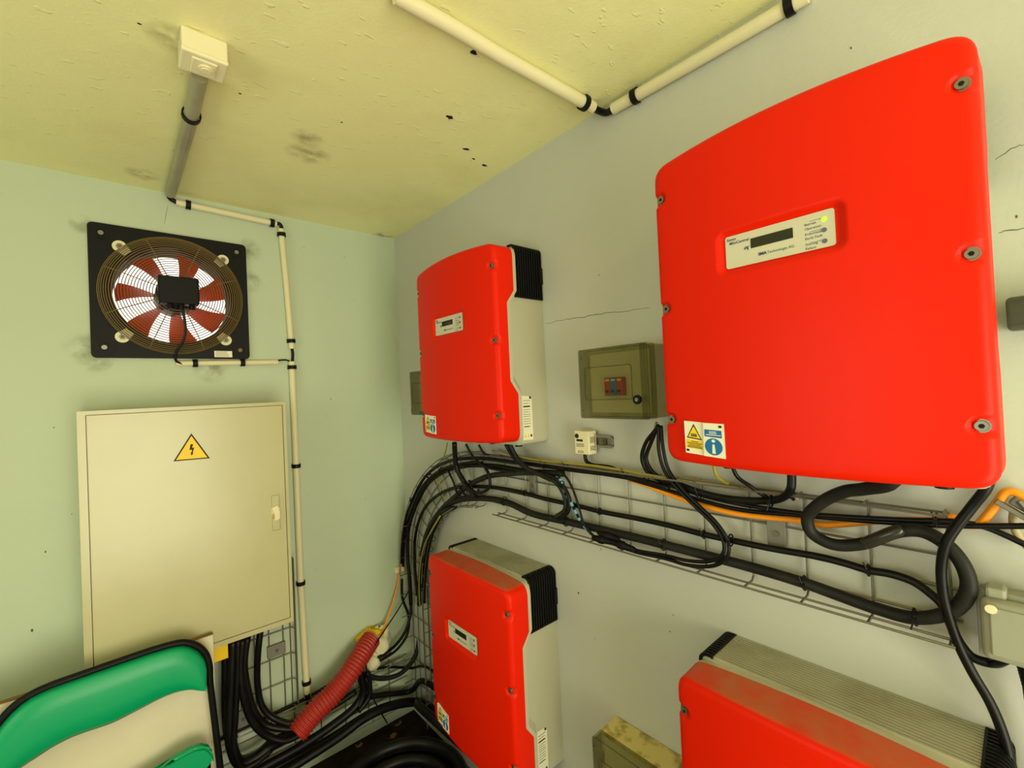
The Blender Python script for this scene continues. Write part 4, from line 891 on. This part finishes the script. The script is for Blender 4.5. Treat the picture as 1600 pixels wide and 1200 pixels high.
# ------------------------------------------------------------------ thermostat
c = PB(913, 692, .0)
q0, q1 = PB(897, 673, .045), PB(921, 711, .045)
th = empty('thermostat', (0, c.y, q1.z)); tag(th, 'small cream thermostat clipped to a short rail under the breaker box', 'thermostat')
L = lambda n, g, m, par=th, **k: link(n, g, m, par, **k)
ty0, ty1, tz0, tz1 = q1.y, q0.y, q1.z, q0.z
L('thermostat_body', box((-.045, ty0, tz0), (-.012, ty1, tz1), .002), m_cream)
L('dial', join(cyl((-.0445, ty1 - .010, tz1 - .014), (-1, 0, 0), .0062, .003, 18)), m_ink, smooth=True)
L('scale_window', box((-.0450, ty1 - .030, tz1 - .029), (-.0458, ty1 - .008, tz1 - .023)), m_ink)
pr = [box((-.0450, ty1 - .034, tz1 - .035 - .0035 * k), (-.0455, ty1 - .006, tz1 - .0362 - .0035 * k)) for k in range(3)] + [box((-.0450, ty1 - .030, tz0 + .004), (-.0455, ty1 - .012, tz0 + .0052)), box((-.0450, ty1 - .030, tz0 + .008), (-.0455, ty1 - .012, tz0 + .0092)), box((-.0450, ty1 - .030, tz0 + .004), (-.0455, ty1 - .0288, tz0 + .0092)), box((-.0450, ty1 - .0132, tz0 + .004), (-.0455, ty1 - .012, tz0 + .0092))]
L('fine_print', join(*pr), m_ink)
sl = [box((-.040, ty0 - .0006, tz0 + .012 + .0042 * k), (-.022, ty0 + .001, tz0 + .0136 + .0042 * k)) for k in (0, 1, 2, 5, 6, 7, 8)] + [box((-.020, ty0 - .0006, tz0 + .008), (-.018, ty0 + .001, tz1 - .008))]
L('vent_slots', join(*sl), m_ink)
ry0, ry1 = PB(955, 690, .012).y, ty1 - .008; rz0, rz1 = PB(945, 700, .012).z, PB(945, 680, .012).z
rail = link('mounting_rail', join(box((-.004, ry0, rz0 + .004), (0, ry1, rz1 - .004)), box((-.012, ry0, rz1 - .008), (-.001, ry1, rz1 - .005)), box((-.012, ry0, rz0 + .005), (-.001, ry1, rz0 + .008)), box((-.014, ry0, rz1 - .006), (-.011, ry1, rz1)), box((-.014, ry0, rz0), (-.011, ry1, rz0 + .006))), m_zinc, th)
L('clear_slider', box((-.013, ry0 + .018, rz0 + .006), (-.004, ry0 + .034, rz1 - .006), .001), m_clear)
cable('black cable from the thermostat into the tray', [(914, 709, .03), (916, 720, .03), (925, 726, .03), (940, 728, .03), (957, 731, .03), (968, 737, .03)], .0052)

# ------------------------------------------------------------------ grey switch box, right edge
a, b = PB(1530, 925, .055), PB(1540, 1035, .055)
sy1 = PB(1527, 935, .05).y; szt = H - .330; szb = H - .425; sy0 = sy1 - .150
sb = empty('switch_box', (0, sy0 + .07, szb)); tag(sb, 'grey weatherproof switch box at the right edge below the tray', 'switch box')
L = lambda n, g, m, par=sb, **k: link(n, g, m, par, **k)
L('box_back', box((-.034, sy0, szb), (0, sy1, szt), .008, 3), m_switch, smooth=True)
L('gasket_rim', box((-.040, sy0 - .002, szb - .002), (-.032, sy1 + .002, szt + .002), .003, 2), m_switch, smooth=True)
L('hinged_lid', box((-.062, sy0 + .002, szb + .002), (-.040, sy1 - .002, szt - .004), .009, 3), m_switch, smooth=True)
L('lid_panel', box((-.065, sy0 + .012, szb + .012), (-.060, sy1 - .012, szt - .014), .002), m_switch)
L('hinge_lug', box((-.052, sy1 - .030, szt - .006), (-.022, sy1 - .008, szt + .010), .004), m_switch)
L('screw_cap', cyl((-.064, sy1 - .014, szt - .016), (-1, 0, 0), .0065, .004, 14, bev=.001), m_cream, smooth=True)
dirt = []
for k in range(7):
    yy, zz = sy1 - .055 - random.uniform(0, .05), szt - .03 - random.uniform(0, .04); s_ = random.uniform(.002, .006)
    dirt.append(prism([(yy + s_ * random.uniform(.3, 1.2) * math.cos(t), zz + s_ * .6 * random.uniform(.3, 1.2) * math.sin(t)) for t in [2 * PI * i / 7 for i in range(7)]], *onB(.0648, .0655)))
L('dirt_specks', join(*dirt), m_hole)
gy = sy1 - .046
L('cable_gland', join(*[cyl((-.030, gy, szb - .002 - .0045 * k), (0, 0, -1), .012 - .0007 * k, .0042, 14) for k in range(7)]), m_blk, smooth=True)
cable('black cable hanging from the gland of the grey switch box', [Vector((-.030, gy, szb - .03)), Vector((-.030, gy - .003, szb - .08)), Vector((-.030, gy - .012, szb - .2)), Vector((-.030, gy - .03, szb - .4))], .0075, seg=10)
# dark box at the right edge beside the large inverter
a = PB(1568, 468, .05); zt2 = PB(1575, 466, .03).z; zb2 = PB(1575, 517, .03).z; yy1 = PB(1572, 490, .04).y
db = empty('wall_socket_box', (0, yy1 - .06, zb2)); tag(db, 'dark grey box at the right edge beside the large inverter', 'box')
link('box_body', box((-.045, yy1 - .13, zb2), (0, yy1, zt2), .006, 3), mat('charcoal_plastic', (.30, .30, .26), .5), db, smooth=True)
link('box_lid', box((-.055, yy1 - .128, zb2 + .008), (-.043, yy1 - .002, zt2 - .008), .004, 2), mat('charcoal_lid', (.27, .27, .23), .45), db, smooth=True)
# earthing clamp at right edge
cl = empty('earth_clamp', PB(1590, 795, .03)); tag(cl, 'metal earthing clamp on a white sleeve at the right edge', 'clamp')
def rotbox(c, hx_, hy_, hz_, ang, bev):
    V_, F_ = box((-hx_, -hy_, -hz_), (hx_, hy_, hz_), bev); ca_, sa_ = math.cos(ang), math.sin(ang)
    return [Vector((v[0], v[1] * ca_ - v[2] * sa_, v[1] * sa_ + v[2] * ca_)) + c for v in V_], F_
a = PB(1590, 802, .03)
link('clamp_bar', rotbox(a, .006, .026, .0035, .62, .001), m_steel, cl)
link('clamp_jaw', rotbox(a + Vector((.012, -.008, .012)), .008, .014, .010, .62, .002), m_zinc, cl)
link('clamp_screw', cyl(a + Vector((0, -.010, .004)), (0, .5, .85), .004, .016, 8), m_steel, cl)
link('clamp_bolt', cyl(a + Vector((-.004, -.014, -.004)), (-1, 0, 0), .006, .005, 6), m_steel, cl)
cable('white sleeved wire hanging from the earthing clamp', [PB(1584, 800, .015), PB(1583, 815, .013), PB(1589, 834, .013), PB(1606, 856, .013)], .005, m_tan)

# ------------------------------------------------------------------ board and folding chair, lower left
bd = .225
r0 = PA(333, 991, bd)
bx0, bx1, bzt = -1.62, r0.x, r0.z
bo = empty('leaning_panel', ((bx0 + bx1) / 2, -bd, 0)); tag(bo, 'white board standing behind the green folding chair', 'board')
fbv = box((bx0, -bd, 0), (bx1, -bd + .014, bzt), .001)
link('board_face', fbv, m_board, bo)
link('board_edging', box((bx0, -bd - .0005, bzt - .001), (bx1, -bd + .0145, bzt + .002)), m_edge, bo)
cy = .285
ch = empty('folding_chair', (-1.03, -cy, 0)); tag(ch, 'folded chair with green vinyl backrest and black frame, leaning on the white board', 'chair')
top = [(-12, 1205), (-12, 1170), (0, 1140), (20, 1112), (45, 1092), (75, 1077), (130, 1058), (190, 1037), (240, 1020), (268, 1011), (285, 1008), (302, 1012), (316, 1023), (323, 1040), (324, 1058), (322, 1077)]
bot = [(322, 1077), (308, 1078), (295, 1078), (275, 1081), (250, 1091), (215, 1110), (175, 1130), (140, 1142), (115, 1151), (85, 1166), (60, 1182), (30, 1203), (0, 1230)]
def cushion(T_, B_, d, th, name, m, parent, P=PA):
    """padded band between two edge curves, rounded across its height"""
    n = 40
    def res(Q):
        Q = smooth_path([P(x, y, d) for x, y in Q], 6); L_ = [0]
        for a, b in zip(Q, Q[1:]): L_.append(L_[-1] + (b - a).length)
        out = []; k = 0
        for i in range(n + 1):
            s = L_[-1] * i / n
            while k < len(Q) - 2 and L_[k + 1] < s: k += 1
            t = (s - L_[k]) / max(1e-9, L_[k + 1] - L_[k]); out.append(Q[k].lerp(Q[k + 1], t))
        return out
    T2, B2 = res(T_), res(B_); V, F = [], []; mm = 10
    for i in range(n + 1):
        for j in range(mm):
            a = 2 * PI * j / mm; u = (1 - math.cos(a)) / 2; s = 1 if a < PI else -1
            p = T2[i].lerp(B2[i], (1 - math.cos(a)) / 2) + Vector((0, -s * abs(math.sin(a)) ** .6 * th / 2, 0)); V.append(p)
    for i in range(n):
        for j in range(mm): F.append((i * mm + j, i * mm + (j + 1) % mm, (i + 1) * mm + (j + 1) % mm, (i + 1) * mm + j))
    F += [tuple(range(mm))[::-1], tuple(n * mm + j for j in range(mm))]
    return link(name, (V, F), m, parent, smooth='all')
TT = [(-60, 1300), (-40, 1210), (-10, 1150), (20, 1113), (45, 1093), (75, 1078), (130, 1058), (190, 1037), (240, 1020), (268, 1012), (285, 1009), (302, 1013), (316, 1024), (323, 1040), (323, 1060), (322, 1077)]
BB = [(-30, 1310), (0, 1228), (30, 1202), (60, 1182), (85, 1166), (115, 1151), (140, 1142), (175, 1130), (215, 1110), (250, 1092), (275, 1082), (295, 1078), (308, 1078), (322, 1077)]
cushion(TT, BB, cy, .035, 'backrest', m_green, ch)
edge = smooth_path([PA(x, y, cy - .008) for x, y in [(-70, 1330), (-44, 1208), (-14, 1147), (17, 1108), (44, 1088), (75, 1073), (130, 1053), (190, 1032), (240, 1015), (268, 1007), (286, 1004), (305, 1008), (320, 1020), (327, 1040), (328, 1062), (331, 1090), (337, 1140), (344, 1200)]], 5)
xr_, zr_ = edge[-1].x, edge[-1].z; xl_ = edge[0].x
edge = [Vector((xl_ - .01, -cy + .008, 0.012))] + edge + [Vector((xr_ + .02, -cy + .008, .012))]
link('tube_frame', sweep(edge, .0095, 10), m_blk, ch, smooth='all')
for s, x in ((1, xr_ - .03), (-1, xl_ + .06)):
    link('rear_leg', sweep([(x, -cy + .03, .012), (x, -cy + .03, .40)], .009, 10), m_blk, ch, smooth=True)
link('cross_bar', sweep([(xl_ + .06, -cy + .03, .14), (xr_ - .03, -cy + .03, .14)], .008, 10), m_blk, ch, smooth=True)
TS = [(212, 1245), (225, 1212), (245, 1192), (268, 1180), (292, 1174), (312, 1173), (325, 1178), (332, 1190), (334, 1206), (335, 1240)]
s_t = [PA(x, y, cy + .015) for x, y in TS]
seat_top = max(p.z for p in s_t); sr = s_t[-1].x
P = [(p.x, p.z) for p in smooth_path(s_t, 5)]
xl2 = xl_ + .05; cxm = (sr + xl2) / 2
# seat pad: folded flat, top edge follows the visible rim then runs down and round
P = [(sr, .42)] + [(sr, seat_top - .06)] + [(sr - .004, seat_top - .03), (sr - .018, seat_top - .010), (sr - .045, seat_top), (sr - .09, seat_top - .004), (sr - .15, seat_top - .03), (xl2 + .08, seat_top - .045), (xl2, seat_top - .09), (xl2, .42), (xl2 + .04, .38), (sr - .04, .38)]
g = prism(P, lambda x, z: Vector((x, -cy - .002, z)), lambda x, z: Vector((x, -cy - .034, z)))
bm = bmesh.new(); vv = [bm.verts.new(v) for v in g[0]]; [bm.faces.new([vv[i] for i in f]) for f in g[1]]; bmesh.ops.bevel(bm, geom=bm.edges[:], offset=.008, segments=3, affect='EDGES'); bm.verts.index_update()
g = ([v.co.copy() for v in bm.verts], [tuple(v.index for v in f.verts) for f in bm.faces]); bm.free()
link('seat', g, m_green, ch, smooth=True)

# ------------------------------------------------------------------ floor: coiled black hose, dead leaves
far_ = ray(622, 1152); t_ = (.11 - CAM[2]) / far_[2]; hc = Vector(CAM) + t_ * far_; dr_ = Vector((hc.x - CAM[0], hc.y - CAM[1], 0)).normalized(); hc = hc - dr_ * .25; hc.z = 0
def coil(r, z, a=0): return [(hc.x + r * math.cos(t), hc.y + r * math.sin(t), z) for t in [2 * PI * k / 48 + a for k in range(48)]]
co = empty('coiled_hose', hc); tag(co, 'coil of thick black hose lying on the floor in the corner', 'hose coil')
for r, z in ((.235, .024), (.237, .070), (.225, .098), (.185, .024), (.182, .066)):
    link('coil_turn', sweep(coil(r, z), .021, 12, closed=True), m_cable, co, smooth='all')
for k, (px, py) in enumerate([(613, 1151), (622, 1132), (560, 1165), (700, 1180)]):
    r = ray(px, py); t = (0.002 - CAM[2]) / r[2]; q = Vector(CAM) + t * r
    if q.x > -.02 or q.y > -.02: q = Vector((min(q.x, -.03), min(q.y, -.03), .002))
    V = [(q.x + .02 * math.cos(a) * random.uniform(.5, 1.2), q.y + .014 * math.sin(a) * random.uniform(.6, 1.2), .003 + .006 * math.sin(2 * a + k)) for a in [2 * PI * i / 9 for i in range(9)]]
    V = V + [(x, y, z + .001) for x, y, z in V]; F = [tuple(range(9))[::-1], tuple(range(9, 18))] + [(i, (i + 1) % 9, 9 + (i + 1) % 9, 9 + i) for i in range(9)]
    o = link('dead_leaf', (V, F), m_lugbrown, None); tag(o, ('brown dead leaf on the floor nearest the corner, left of the coil', 'brown dead leaf deepest in the corner behind the coil', 'brown dead leaf on the floor left of the coil, under the low tray', 'brown dead leaf on the floor under the lower inverter')[k], 'leaf', 'dead leaves on the floor')
